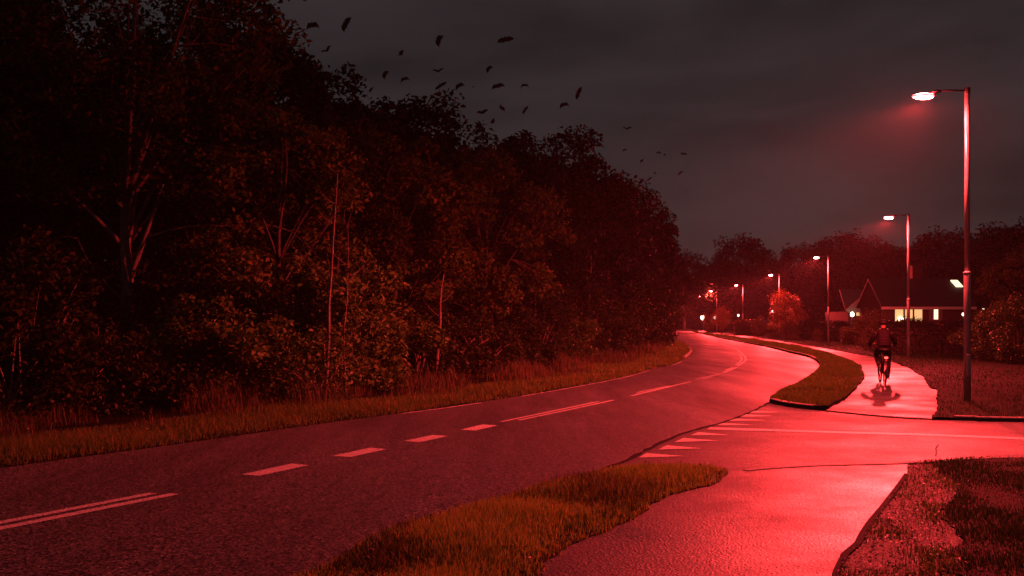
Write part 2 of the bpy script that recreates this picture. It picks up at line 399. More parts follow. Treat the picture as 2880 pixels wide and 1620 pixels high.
# raised grass verges (turf as structure, blades are stuff)
verge_far = RS[i1:] + FL[::-1][:-1] + [p for p in KERB if p[0] < FL[0][0]][::-1]
M['turf'] = simple('turf', (0.006, 0.010, 0.003), 0.9, vary=0.5, vscale=5, bump=1.0, bscale=30, spec=0.08)
vf = poly_sheet('grass_verge', verge_far, 0.075, M['turf'], skirt=-0.05); tag(vf, kind='structure')
verge_near = VL + VR[::-1][:-1]
vn = poly_sheet('grass_verge', verge_near, 0.018, M['turf'], skirt=-0.05); tag(vn, kind='structure')
LAWN = FR + [(330, 390), (330, 15.2)] + [p for p in KERB if p[0] > FR[0][0] + .05][::-1]
lawn = poly_sheet('lawn', LAWN, 0.045, M['turf'], skirt=-0.05); tag(lawn, kind='structure')
LEFTV = LS + [(-300, 390), (-300, -6)]
lv = poly_sheet('left_verge', LEFTV, 0.012, M['turf'], skirt=-0.05); tag(lv, kind='structure')
# dirt and grass right of the near path
DR_px = [(2551.7, 1304.6), (2640, 1306), (2668, 1330), (2660, 1398), (2634, 1462), (2675, 1520), (2693, 1620)]
DR = [g(*p) for p in DR_px[:2]] + rough(spline([g(*p) for p in DR_px[1:]] + [(3.1, 5.2), (2.3, 2.0), (0.0, -4)], 0.15), .11, 9)[1:]
dirt = poly_sheet('dirt_strip', PR + DR[::-1], 0.004, M['dirt'], skirt=-0.05); tag(dirt, kind='structure')
RLAWN = DR + [(60, -4), (60, 12.0)] + [p for p in LIP if p[0] > DR[1][0] + .04][::-1]
rl = poly_sheet('near_lawn', RLAWN, 0.016, M['turf'], skirt=-0.05); tag(rl, kind='structure')

# kerbs
def kerb_run(P, w, z0, z1, side, lab):
    """concrete kerb along P, laid w to the given side, in stones"""
    A, B = P, offset(P, w * side)
    n = len(P); v, f = [], []
    for a, b in zip(A, B):
        v += [(*a, z0), (*a, z1 - .012), ((a[0] * .9 + b[0] * .1), (a[1] * .9 + b[1] * .1), z1), (*b, z1), (*b, z0)]
    for i in range(n - 1):
        for k in range(4): f.append((i * 5 + k, i * 5 + k + 1, i * 5 + 6 + k, i * 5 + 5 + k))
    f += [(0, 1, 2, 3, 4), tuple((n - 1) * 5 + k for k in (4, 3, 2, 1, 0))]
    me = bpy.data.meshes.new('kerb'); me.from_pydata(v, [], f)
    bm = bmesh.new(); bm.from_mesh(me); bmesh.ops.recalc_face_normals(bm, faces=bm.faces); bm.to_mesh(me); bm.free()
    o = obj('kerb', me, M['kerb']); o['kind'] = 'structure'; return o
kerb_run([p for p in KERB if p[0] < FL[0][0] - .1], 0.11, -0.05, 0.088, -1, '')
kerb_run([p for p in KERB if FL[0][0] - .1 <= p[0] <= FR[0][0] + .1], 0.11, -0.05, 0.021, -1, '')
kerb_run([p for p in KERB if p[0] > FR[0][0] + .1], 0.11, -0.05, 0.074, -1, '')
fk = [p for p in RS[i1:] if 41 < p[1] < 66]; kerb_run(fk, 0.12, -0.05, 0.10, 1, '')
fk = [p for p in RS[i1:] if 68 < p[1] < 100]; kerb_run(fk, 0.12, -0.05, 0.10, 1, '')
kerb_run([p for p in LIP if p[0] > g(2057, 1328)[0]], 0.09, -0.05, 0.020, 1, '')
lk = [p for p in LS if 44 < p[1] < 62]; kerb_run(lk, 0.12, -0.05, 0.09, -1, '')

# seam, crack and edge line on the asphalt
def ribbon(name, P, w, z, m, parent, w2=None, jitter=0.0, seed=1):
    rnd = random.Random(seed); n = len(P)
    A = offset(P, -w / 2); B = offset(P, w / 2)
    if jitter:
        A = [(p[0] + rnd.uniform(-jitter, jitter), p[1] + rnd.uniform(-jitter, jitter)) for p in A]
        B = [(p[0] + rnd.uniform(-jitter, jitter), p[1] + rnd.uniform(-jitter, jitter)) for p in B]
    return strip(name, A, B, z, m, parent)
ribbon('tar_seam', spline([p for p in seam], 0.25), 0.07, 0.004, M['tar'], road, jitter=0.022)
ribbon('edge_crack', offset(PR[:-6], .01), 0.05, 0.0165, M['tar'], near_path, jitter=0.007)
ribbon('surface_crack', spline([g(2640, 1250), g(2632, 1262), g(2634, 1272), g(2630, 1284)], 0.06), 0.014, 0.0035, M['tar'], side, jitter=0.008)
# worn dark edge where grit lies along the left kerb line: a thin pale edge line
for s0, s1 in ((17.2, 20.3), (20.9, 33.0), (36.5, 41.0), (14.2, 14.8)):
    seg = [p for p in LS if s0 <= p[1] <= s1]
    if len(seg) > 1: ribbon('edge_line', offset(seg, 0.10), 0.05, 0.004, M['paint'], road, jitter=0.012)

# painted markings: each its own part of the road
def quad_mark(name, px, parent, z=0.004):
    P = [g(x, y) for x, y in px]
    o = obj(name, np_mesh(name, [(p[0], p[1], z) for p in P], [tuple(range(len(P)))]), M['paint'], parent); return o
def cr(u, v, x0, y0, s): return (x0 + u * s, y0 + v * s)
c2 = lambda u, v: cr(u, v, 0, 1100, 0.559)
for q in ([(1213, 421), (1305, 427), (1557, 374), (1468, 366)], [(1672, 327), (1763, 333), (1946, 293), (1862, 286)],
          [(2030, 252.5), (2113, 257.5), (2255, 227), (2178, 221.5)], [(2313, 195.5), (2392, 199), (2503, 174), (2430, 168.5)]):
    quad_mark('centre_dash', [c2(*p) for p in q], road)
def line_mark(name, pts, w, parent):
    P = spline([g(x, y) for x, y in pts], 0.8); return ribbon(name, P, w, 0.004, M['paint'], parent)
line_mark('centre_line', [(-380, 1546), (0, 1470.6), (430, 1388)], 0.105, road)
line_mark('centre_line', [(-380, 1563), (0, 1487), (491, 1389.5)], 0.115, road)
line_mark('centre_line', [(1409.6, 1186.5), (1560, 1155.5), (1682.6, 1129.5)], 0.065, road)
line_mark('centre_line', [(1458, 1182.5), (1600, 1152.8), (1726, 1125.5)], 0.065, road)
line_mark('centre_line', [(1791, 1104.5), (1883, 1085.5)], 0.06, road)
line_mark('centre_line', [(1775.8, 1113.5), (1860, 1093.5), (1943.5, 1073.4)], 0.07, road)
line_mark('centre_line', [(1957, 1066.5), (2027.8, 1051.5)], 0.07, road)
line_mark('centre_line', [(1975, 1066.3), (2005, 1059.5)], 0.06, road)
line_mark('centre_line', [(2034.7, 1048), (2072, 1033.4)], 0.11, road)
line_mark('centre_line', [(2040, 1041), (2062, 1034)], 0.10, road)
line_mark('centre_line', [(2076, 1029), (2092, 1018), (2097.5, 1009), (2087, 995), (2065, 979.5), (2026.4, 967)], 0.08, road)
line_mark('centre_line', [(2070, 1027), (2084, 1015), (2086, 1007), (2080, 997)], 0.07, road)
c1 = lambda u, v: cr(u, v, 1600, 1050, 0.4969)
for q in ([(395, 478), (440, 453), (660, 470)], [(505, 433), (555, 408), (755, 426)], [(598, 390), (648, 367), (845, 382)], [(690, 351), (735, 334), (908, 350)],
          [(843, 294), (875, 283), (1045, 292)], [(908, 269), (935, 257), (1115, 267)], [(968, 246), (1000, 234), (1155, 242)], [(1023, 223), (1045, 213), (1195, 220)]):
    quad_mark('give_way_triangle', [c1(*p) for p in q], side)
ln = [c1(*p) for p in [(780, 318), (800, 306), (1400, 325), (2060, 345), (2576, 364), (3000, 380), (3000, 390), (2576, 376), (2060, 355), (1400, 336)]]
poly_sheet('side_road_line', [g(*p) for p in ln], 0.0035, M['paint'], side)

# ------------------------------------------------------------------ grass
def blades(name, P, h, w, z, m, seed, lean=0.55, kind=True):
    """P (n,2) roots, h/w arrays -> one mesh of bent blades"""
    rs = np.random.RandomState(seed); n = len(P)
    a = rs.uniform(0, 2 * np.pi, n); d = np.stack([np.cos(a), np.sin(a)], 1); s = np.stack([-d[:, 1], d[:, 0]], 1)
    b = rs.uniform(0.1, lean, n)[:, None] * h[:, None]
    zz = np.full((n, 1), z) if np.isscalar(z) else z[:, None]
    base = np.concatenate([P, zz], 1)
    def pt(off, hh, side):
        return np.concatenate([P + d * off + s * side * w[:, None], zz + hh[:, None]], 1)
    V = np.stack([pt(0 * b, 0 * h, -.5), pt(0 * b, 0 * h, .5), pt(b * .35, h * .6, .38), pt(b * .35, h * .6, -.38), pt(b, h * .97, 0.0)], 1).reshape(-1, 3)
    k = np.arange(n)[:, None] * 5
    quads = np.concatenate([k, k + 1, k + 2, k + 3], 1); tri = np.concatenate([k + 3, k + 2, k + 4, k + 4], 1)
    me = bpy.data.meshes.new(name)
    F4, F3 = quads, tri[:, :3]
    loops = np.concatenate([F4.ravel(), F3.ravel()]).astype(np.int32)
    me.vertices.add(len(V)); me.vertices.foreach_set('co', V.astype(np.float32).ravel())
    me.loops.add(len(loops)); me.loops.foreach_set('vertex_index', loops)
    me.polygons.add(2 * n)
    me.polygons.foreach_set('loop_start', np.concatenate([np.arange(n) * 4, 4 * n + np.arange(n) * 3]).astype(np.int32))
    me.polygons.foreach_set('loop_total', np.concatenate([np.full(n, 4), np.full(n, 3)]).astype(np.int32))
    me.update(calc_edges=True)
    return obj(name, me, m)
def lump(P, f, seed):
    rs = np.random.RandomState(seed); v = np.zeros(len(P))
    for i in range(7):
        k = rs.normal(0, f, 2); v += np.sin(P @ k + rs.uniform(0, 6.3))
    return 0.5 + v / 7
def sample(poly, n, rs, z0=1.0, power=1.6, ref=8.0):
    p = np.array(poly); lo, hi = p.min(0), p.max(0)
    out, tot = [], 0
    for _ in range(200):
        q = rs.uniform(lo, hi, (40000, 2)); dist = np.maximum(q[:, 1], z0)
        q = q[rs.uniform(0, 1, len(q)) < np.minimum(1, (ref / dist) ** power)]
        q = q[inside(q, poly)]; out.append(q); tot += len(q)
        if tot >= n: break
    return np.concatenate(out)[:n]
rs = np.random.RandomState(5)
def edge_dist(P, poly):
    best = np.full(len(P), 9.0); n = len(poly)
    for i in range(n):
        a = np.array(poly[i]); b = np.array(poly[(i + 1) % n]); ab = b - a; L2 = float(ab @ ab)
        if L2 < 1e-9: continue
        t = np.clip(((P - a) @ ab) / L2, 0, 1); best = np.minimum(best, np.linalg.norm(P - a - t[:, None] * ab, axis=1))
    return best
def lawnpatch(name, poly, n, hgt, z, seed, power=1.6, ref=8.0, m='grass', wmin=0.006, lean=0.6, fr=2.5, gate=0.0, edge=0.0, base=.12):
    rs = np.random.RandomState(seed)
    P = sample(poly, n, rs, power=power, ref=ref)
    lm = np.clip(lump(P, fr, seed), 0, 1)
    if gate:
        keep = lm > gate + rs.normal(0, .06, len(P)); P = P[keep]; lm = np.clip((lm[keep] - gate) * 2.2, 0, 1)
    else:
        keep = rs.uniform(0, 1, len(P)) < base + 1.1 * lm; P, lm = P[keep], lm[keep]
    if edge:
        dm = edge_dist(P, poly); keep = rs.uniform(0, 1, len(P)) < .30 + .7 * np.clip(dm / edge, 0, 1); P, lm, dm = P[keep], lm[keep], dm[keep]; lm = lm * (0.25 + 0.75 * np.clip(dm / edge, 0, 1))
    d = np.maximum(P[:, 1], 3)
    h = hgt * (0.28 + 1.05 * lm) * rs.uniform(0.55, 1.25, len(P)); w = np.maximum(wmin, d * 0.00055) * rs.uniform(.7, 1.3, len(P))
    o = blades(name, P, h, w, z, M[m], seed, lean); o['kind'] = 'stuff'; return o
near_poly = [p for p in verge_near if p[1] > 5.0]
lawnpatch('grass', near_poly, 70000, 0.095, 0.018, 11, power=0.6, ref=6.0, fr=3.0, m='grass_lit', edge=.28)
lawnpatch('grass', near_poly, 16000, 0.13, 0.018, 19, power=0.6, ref=6.0, fr=2.2, m='weed', gate=.55, edge=.2)
far_poly = [p for p in verge_far if p[1] < 75]
lawnpatch('grass', far_poly, 70000, 0.10, 0.075, 12, power=1.2, ref=21, edge=.3)
lawnpatch('grass', [p for p in verge_far if p[1] > 60], 12000, 0.10, 0.075, 13, power=0.8, ref=60)
rl_poly = [p for p in RLAWN if p[1] > 4.5 and p[0] < 16] + [(12, 12.0), (12, 5.0)]
rl_poly = [p for p in DR if p[1] > 5.0] + [(7.5, 5.0), (9.5, 12.0)] + [p for p in LIP if DR[1][0] + .04 < p[0] < 9.0][::-1]
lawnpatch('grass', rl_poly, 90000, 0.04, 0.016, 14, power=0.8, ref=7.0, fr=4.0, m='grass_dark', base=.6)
lawn_poly = [p for p in FR if p[1] < 120] + [(70, 120), (40, 15.4)] + [p for p in KERB if FR[0][0] + .1 < p[0] < 14][::-1]
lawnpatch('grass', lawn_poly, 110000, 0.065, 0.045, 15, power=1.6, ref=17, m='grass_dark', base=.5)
LSo = [p for p in LS if 9.5 < p[1] < 90]
lv_poly = offset(LSo, 0.12) + offset(LSo, -2.6)[::-1]
lawnpatch('grass', lv_poly, 90000, 0.13, 0.012, 16, power=1.3, ref=13, lean=.8, m='grass_mid', edge=.45, fr=1.7)
tw_poly = offset(LSo, -1.5) + offset(LSo, -4.6)[::-1]
lawnpatch('tall_grass', tw_poly, 30000, 0.46, 0.012, 17, power=1.2, ref=15, m='weed', wmin=0.008, lean=0.6, fr=1.6, gate=.5)
spill = offset([p for p in VR if 5.0 < p[1] < 11], -.02) + offset([p for p in VR if 5.0 < p[1] < 11], .12)[::-1]
lawnpatch('grass', spill, 1800, 0.05, 0.012, 23, power=0.5, ref=6, m='grass_lit')
spill = offset([p for p in VL if 5.0 < p[1] < 11], -.12) + offset([p for p in VL if 5.0 < p[1] < 11], .02)[::-1]
lawnpatch('grass', spill, 1800, 0.05, 0.0, 24, power=0.5, ref=6, m='grass_lit')
# stray stems in the dirt strip
dirt_poly = [p for p in PR if p[1] > 5] + [p for p in DR if p[1] > 5][::-1]
lawnpatch('grass', dirt_poly, 9000, 0.04, 0.004, 18, power=0.6, ref=6, fr=5)

def leaf_quads(C, size, rs, up=0.5, aspect=0.55, out=None):
    """one folded diamond leaf per centre"""
    n = len(C)
    nrm = rs.normal(0, 1, (n, 3)); nrm /= np.linalg.norm(nrm, axis=1)[:, None]
    nrm[:, 2] = np.abs(nrm[:, 2]) * 0.8 + up
    if out is not None: nrm += out * 0.6
    nrm /= np.linalg.norm(nrm, axis=1)[:, None]
    t = rs.normal(0, 1, (n, 3)); t -= nrm * np.sum(t * nrm, 1)[:, None]; t /= np.linalg.norm(t, axis=1)[:, None]
    s = np.cross(nrm, t); L = size[:, None]
    fold = nrm * L * 0.12
    V = np.stack([C - t * L * .5, C + s * L * aspect * .5 + fold, C + t * L * .5 - nrm * L * .1, C - s * L * aspect * .5 + fold], 1).reshape(-1, 3)
    F = np.arange(4 * n).reshape(n, 4)
    return V, F
P = sample(dirt_poly, 2200, rs, power=0.5, ref=6); C = np.concatenate([P, rs.uniform(.012, .035, (len(P), 1))], 1)
V, F = leaf_quads(C, rs.uniform(.014, .038, len(P)), rs, up=1.6)
fl = obj('fallen_leaves', np_mesh('fallen_leaves', V, F), M['litter']); fl['kind'] = 'stuff'
allp = near_poly; P = sample(allp, 260, rs, power=0.5, ref=6); C = np.concatenate([P, rs.uniform(.06, .1, (len(P), 1))], 1)
P2 = sample(rl_poly, 420, rs, power=0.5, ref=6); C = np.concatenate([C, np.concatenate([P2, rs.uniform(.03, .06, (len(P2), 1))], 1)])
V, F = leaf_quads(C, rs.uniform(.02, .045, len(C)), rs, up=1.0)
fl2 = obj('fallen_leaves', np_mesh('fallen_leaves', V, F), M['litter']); fl2['kind'] = 'stuff'

# ------------------------------------------------------------------ trees
def bez(a, b, c, n=6):
    a, b, c = Vector(a), Vector(b), Vector(c)
    return [a * (1 - t) ** 2 + b * 2 * t * (1 - t) + c * t * t for t in [i / (n - 1) for i in range(n)]]

def ball(rs, n):
    d = rs.normal(0, 1, (n, 3)); d /= np.linalg.norm(d, axis=1)[:, None]
    return d * (rs.uniform(0, 1, n) ** 0.42)[:, None]

def make_tree(seed, H, rx, crown_lo, nclump, per, leaf, tr, leafmat, barkmat='bark', clump=(0.55, 0.32), forks=2, lobes=5, limb_n=14, flat=1.0, ry=None, hollow=0.45, trunk_pts=None, extra_limbs=()):
    """returns (crown mesh, trunk mesh) of a broadleaf tree standing at the origin"""
    rs = np.random.RandomState(seed); rnd = random.Random(seed)
    ry = ry or rx
    zc = (H + crown_lo) / 2; rz = (H - crown_lo) / 2
    ld = rs.normal(0, 1, (lobes, 3)); ld /= np.linalg.norm(ld, axis=1)[:, None]; la = rs.uniform(0.12, 0.34, lobes)
    d = rs.normal(0, 1, (nclump, 3)); d /= np.linalg.norm(d, axis=1)[:, None]
    rad = rs.uniform(hollow, 1.0, nclump) ** 0.6
    bulge = 0.78 + np.sum(la * np.clip(d @ ld.T, 0, 1) ** 3, 1)
    C = d * (rad * bulge)[:, None] * np.array([rx, ry, rz * flat]); C[:, 2] += zc
    C[:, 2] = np.maximum(C[:, 2], crown_lo * 0.8)
    # leaves
    m = nclump * per
    idx = np.repeat(np.arange(nclump), per)
    cs = rs.uniform(0.6, 1.3, nclump)[idx]
    off = ball(rs, m) * np.array([clump[0], clump[0], clump[1]]) * (1.9 * cs[:, None])
    # drooping sprays: the outer leaves of a clump hang lower
    off[:, 2] -= 0.25 * np.linalg.norm(off[:, :2], axis=1)
    LC = C[idx] + off
    V, F = leaf_quads(LC, leaf * rs.uniform(0.6, 1.3, m), rs, up=0.35)
    crown = np_mesh('crown', V, F)
    # wood
    mb = MB()
    if trunk_pts is None:
        lean = (rnd.uniform(-.05, .05), rnd.uniform(-.05, .05))
        n = 8
        trunk_pts = [(lean[0] * H * (i / n) + rnd.uniform(-.06, .06) * (i > 0), lean[1] * H * (i / n) + rnd.uniform(-.06, .06) * (i > 0), H * 0.82 * i / n) for i in range(n + 1)]
        trr = [tr * (1.25 if i == 0 else 1) * (1 - 0.82 * i / n) for i in range(n + 1)]
    else:
        n = len(trunk_pts) - 1; trr = [tr * (1.2 if i == 0 else 1) * (1 - 0.75 * i / n) for i in range(n + 1)]
    tp = [Vector(p) for p in trunk_pts]
    mb.tube(tp, trr, 10)
    order = rs.permutation(nclump)[:limb_n]
    limb_pts = []
    for ci in order:
        e = Vector(C[ci]); zb = max(crown_lo * 0.55, e.z * rnd.uniform(0.42, 0.7))
        k = min(range(len(tp)), key=lambda i: abs(tp[i].z - zb)); s = tp[k]
        r0 = trr[k] * rnd.uniform(0.35, 0.6)
        mid = (s + e) / 2 + Vector((rnd.uniform(-.3, .3), rnd.uniform(-.3, .3), rnd.uniform(.1, .7)))
        pts = bez(s, mid, e, 7); mb.tube(pts, [r0 * (1 - 0.85 * i / 6) for i in range(7)], 6)
        limb_pts += pts[2:]
    for a, b, c, r0 in extra_limbs:
        pts = bez(a, b, c, 8); mb.tube(pts, [r0 * (1 - 0.8 * i / 7) for i in range(8)], 7)
    lp = np.array([list(p) for p in limb_pts])
    for ci in range(nclump):
        if ci in set(order[:0]) or rnd.random() > 0.7: continue
        e = C[ci]; j = int(np.argmin(np.sum((lp - e) ** 2, 1))); s = Vector(lp[j]); ev = Vector(e)
        if (ev - s).length < 0.15: continue
        mid = (s + ev) / 2 + Vector((rnd.uniform(-.15, .15), rnd.uniform(-.15, .15), rnd.uniform(0, .25)))
        mb.tube(bez(s, mid, ev, 4), [0.018, 0.014, 0.010, 0.006], 4, caps=False)
    crown.materials.append(M[leafmat]); tm = mb.mesh('trunk'); tm.materials.append(M[barkmat])
    return crown, tm

def plant_tree(name, meshes, loc, rz, s, label, cat='tree', group=None, parts=('crown', 'trunk'), sz=None, mat=None):
    o = empty(name, loc, rz, (s, s, sz or s))
    obj(parts[1], meshes[1], None, o); c = obj(parts[0], meshes[0], None, o)
    if mat: c.material_slots[0].link = 'OBJECT'; c.material_slots[0].material = M[mat]
    tag(o, label, cat, group); return o

# the forked tree in front, its trunk and bare limbs in view
T_fork = make_tree(21, 13.5, 4.7, 4.2, 190, 120, 0.17, 0.20, 'leaf', 'bark_pale', (0.40, 0.26), limb_n=16, hollow=0.5,
    trunk_pts=[(0, 0, 0), (0.02, 0, 0.9), (0.03, 0, 1.8), (0.03, 0, 2.6), (-.04, .05, 3.4), (-.06, .1, 4.4), (-.03, .1, 5.6), (.1, .1, 7.2), (.2, .1, 9.5), (.2, .1, 11.5)],
    extra_limbs=[((0.03, 0, 2.55), (0.35, -.1, 3.2), (1.0, -.3, 4.9), 0.10), ((-.02, .05, 3.3), (.15, .2, 4.6), (.35, .2, 6.2), 0.085),
                 ((0.0, 0, 2.1), (-.7, -.3, 2.7), (-1.0, -.4, 3.6), 0.04), ((-1.0, -.4, 3.6), (-1.6, -.5, 3.8), (-2.2, -.5, 3.0), 0.022),
                 ((0.0, 0, 1.9), (-.8, -.2, 2.2), (-1.7, -.3, 2.6), 0.03), ((.5, -.15, 3.6), (1.4, -.3, 4.0), (2.6, -.3, 3.9), 0.03),
                 ((.1, 0, 2.2), (.9, -.3, 2.6), (1.8, -.5, 3.4), 0.03)])
T_mid = make_tree(22, 7.6, 2.5, 1.9, 66, 150, 0.155, 0.085, 'leaf', 'bark', (0.30, 0.19), limb_n=12, hollow=0.5)
T_mid2 = make_tree(23, 8.0, 2.7, 2.2, 62, 150, 0.165, 0.09, 'leaf', 'bark', (0.32, 0.17), limb_n=13, hollow=0.5, lobes=7)
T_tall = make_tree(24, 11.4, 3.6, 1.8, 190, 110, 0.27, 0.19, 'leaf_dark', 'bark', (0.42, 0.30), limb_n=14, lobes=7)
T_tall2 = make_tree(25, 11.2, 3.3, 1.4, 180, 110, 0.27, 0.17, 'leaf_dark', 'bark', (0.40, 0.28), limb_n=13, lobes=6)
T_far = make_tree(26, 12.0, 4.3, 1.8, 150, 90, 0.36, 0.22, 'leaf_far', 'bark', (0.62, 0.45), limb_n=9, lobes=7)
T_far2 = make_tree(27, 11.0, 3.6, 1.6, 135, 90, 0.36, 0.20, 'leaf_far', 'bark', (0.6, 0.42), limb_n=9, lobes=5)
T_small = make_tree(28, 4.6, 1.7, 0.9, 110, 60, 0.13, 0.07, 'leaf_autumn', 'bark', (0.3, 0.22), limb_n=8)

def gx(px, d): return (px - CX) / FPX * d
plant_tree('forked_tree', T_fork, (gx(355, 24), 24, 0), R(0), 1.0, 'large forked tree with a pale bare trunk and wide crown above the dark bushes')
mids = [(925, 27, T_mid, 10, 1.0, 'slender tree with a thin pale stem rising out of the leafy bush'),
        (1120, 30, T_mid2, 75, 0.98, 'mid height tree with drooping layered sprays right of the thin pale stem'),
        (1390, 33.5, T_mid, 200, 1.05, 'leafy tree with a lit bulging crown beside the darker tall wood edge'),
        (760, 23, T_mid2, 300, 0.9, 'leafy tree with hanging lit sprays next to the big forked tree'),
        (560, 26, T_mid, 140, 0.9, 'low leafy tree filling the gap behind the forked trunk'),
        (1240, 36, T_mid2, 20, 1.0, 'dim reddish tree between two brighter leafy crowns'),
        (-60, 27, T_mid, 60, 0.95, 'dark leafy tree cut by the picture edge beside the forked tree')]
for px, d, me, rz, s, lab in mids:
    plant_tree('leafy_tree', me, (gx(px, d), d, 0), R(rz), s, lab, group='leafy trees along the wood edge', mat=None if px in (1120, 1390, 760) else 'leaf_shaded')  # lit crowns keep the lighter leaf, the others get shade by colour
talls = [(1590, 49, T_tall, 0, .96, 'tall dark tree with the broadest dome on the wood edge skyline'),
         (1455, 44, T_tall2, 70, 0.98, 'tall dark tree on the skyline behind the lit bulging crown'),
         (1710, 57, T_tall2, 160, 0.95, 'tall dark tree on the falling shoulder of the wood skyline'),
         (1790, 65, T_tall, 220, 0.90, 'dark tree with ragged top where the skyline steps down above the bend'),
         (1835, 79, T_tall2, 300, 0.88, 'last dark tree of the wood leaning over the bend in the road'),
         (1845, 98, T_tall, 40, 0.75, 'dark tree beyond the bend hiding the road end'),
         (950, 38, T_tall, 100, 0.98, 'dark tree on the skyline with a spiky top next to the big crown'),
         (1080, 40, T_tall2, 10, 0.96, 'dark tree on the skyline with rounded twin tops under the bats'),
         (1205, 44, T_tall, 250, 0.97, 'dark tree on the skyline before the dip in the treetops'),
         (1330, 50, T_tall2, 190, 0.92, 'dark tree in the dip of the wood skyline')]
for px, d, me, rz, s, lab in talls:
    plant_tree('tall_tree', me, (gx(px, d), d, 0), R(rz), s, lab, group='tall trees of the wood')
deep = [(1010, 41, .97), (1140, 43, .98), (905, 37, .95), (-120, 27, 1.1), (130, 34, 1.15), (330, 40, 1.2), (520, 36, 1.1), (690, 33, 1.08), (820, 44, 1.0), (-300, 36, 1.2), (600, 48, 1.15), (30, 46, 1.2),
        (900, 50, 1.05), (1020, 52, 0.98), (1150, 55, 0.98), (1300, 60, 0.95), (1420, 62, 0.92), (1540, 66, .92), (1650, 72, .88), (1720, 84, .86)]
for i, (px, d, s) in enumerate(deep):
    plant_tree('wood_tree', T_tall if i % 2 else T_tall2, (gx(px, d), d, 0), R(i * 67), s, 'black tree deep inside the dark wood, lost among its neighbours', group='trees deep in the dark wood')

# understorey shrubs
def make_shrub(seed, H, r_, nclump, per, leaf, mat, stems=9, cl=(0.20, 0.13)):
    rs = np.random.RandomState(seed); rnd = random.Random(seed)
    d = rs.normal(0, 1, (nclump, 3)); d /= np.linalg.norm(d, axis=1)[:, None]
    C = d * (rs.uniform(.35, 1, nclump) ** .6)[:, None] * np.array([r_, r_, H * .52]); C[:, 2] = np.abs(C[:, 2] + H * .48)
    m = nclump * per; idx = np.repeat(np.arange(nclump), per)
    off = ball(rs, m) * np.array([cl[0], cl[0], cl[1]]) * 1.9; off[:, 2] -= .3 * np.linalg.norm(off[:, :2], axis=1)
    LC = C[idx] + off; LC[:, 2] = np.maximum(LC[:, 2], 0.05)
    V, F = leaf_quads(LC, leaf * rs.uniform(.6, 1.3, m), rs, up=.4); fo = np_mesh('foliage', V, F); fo.materials.append(M[mat])
    mb = MB()
    for k in range(stems):
        e = Vector(C[rnd.randrange(nclump)]); e.z = max(e.z, H * .5); s = Vector((rnd.uniform(-.15, .15), rnd.uniform(-.15, .15), 0))
        mb.tube(bez(s, (s + e) / 2 + Vector((0, 0, .3)), e, 6), [.022, .02, .017, .013, .01, .006], 5)
    st = mb.mesh('stems'); st.materials.append(M['bark_pale']); return fo, st
S_a = make_shrub(31, 2.4, 1.25, 36, 105, 0.13, 'leaf_shrub')
S_b = make_shrub(32, 1.9, 1.35, 32, 105, 0.13, 'leaf_shrub')
S_c = make_shrub(33, 3.4, 1.35, 42, 115, 0.14, 'leaf_shrub', 12, (.24, .16))
S_d = make_shrub(34, 1.3, 1.0, 45, 55, 0.085, 'leaf_shrub')
SHR = {'a': S_a, 'b': S_b, 'c': S_c, 'd': S_d}
shr = [(30, 17.5, 'b', 1.0, 'spreading shrub at the picture edge behind the roadside grass'), (70, 18.5, 'c', .95, 'tall loose shrub left of the forked trunk'),
       (270, 19, 'd', 1.2, 'low shrub in front of the forked trunk'), (500, 20.5, 'b', .9, 'wide shrub with hanging twigs just right of the forked trunk'),
       (620, 21, 'a', 1.0, 'shrub under the hanging lit sprays'), (740, 22.5, 'd', 1.1, 'low shrub beside the black gap in the wood'),
       (560, 24.5, 'c', 1.0, 'tall shrub behind the wide shrub near the forked trunk'), (880, 23.5, 'c', .92, 'tall dense bush at the foot of the thin pale stem'),
       (990, 24.2, 'c', 1.0, 'tallest leafy bush, lit orange, in the middle of the wood edge'), (1080, 25.5, 'a', 1.0, 'leafy bush next to the tallest lit bush'),
       (900, 21.5, 'd', 1.1, 'low bush below the tall dense bush'), (1180, 28.5, 'b', 1.0, 'bush under the layered sprays by the long grass'),
       (1270, 30, 'a', .95, 'bush behind the upright red grass tufts'), (1350, 32, 'b', 1.0, 'dim bush under the bulging lit crown'),
       (1440, 34.5, 'a', 1.0, 'bush in front of the dark tall trees'), (1520, 37, 'c', .95, 'tall ragged bush climbing the dark wood edge'),
       (1590, 40, 'b', 1.05, 'bush behind the brightest red weeds'), (1650, 44, 'c', 1.0, 'narrow tall bush beside a lit upright stem'),
       (1710, 48, 'a', 1.1, 'bush where the verge begins to bend'), (1760, 52, 'c', 1.0, 'tall bush on the inside of the bend'),
       (1805, 57, 'a', 1.15, 'dark bush on the bend above the verge tip'), (1845, 63, 'c', 1.1, 'dark tall bush at the outermost corner of the wood'),
       (1850, 76, 'c', 1.2, 'dark bush hiding the road beyond the bend'), (1858, 90, 'c', 1.3, 'far dark bush against the red glow of the road'),
       (1660, 51, 'c', 1.3, 'tall dark bush behind the verge bend'), (1400, 42, 'c', 1.2, 'tall dim bush between two tall trees'), (330, 26, 'c', 1.0, 'dim bush behind the forked trunk'),
       (60, 25, 'c', 1.1, 'tall dim bush at the picture edge'), (1130, 33, 'c', 1.1, 'tall dim bush behind the thin lit trunk')]
for i, (px, d, k, s, lab) in enumerate(shr):
    d -= 1.6 if d < 33 else 0.8
    plant_tree('shrub', SHR[k], (gx(px, d), d, 0), R(i * 83), s, lab, 'shrub', 'shrubs along the wood edge', ('foliage', 'stems'), mat=None if 860 < px < 1100 or px in (450, 1590, 620) else 'leaf_shaded')  # shrubs away from the lit ones carry shade in their leaf colour
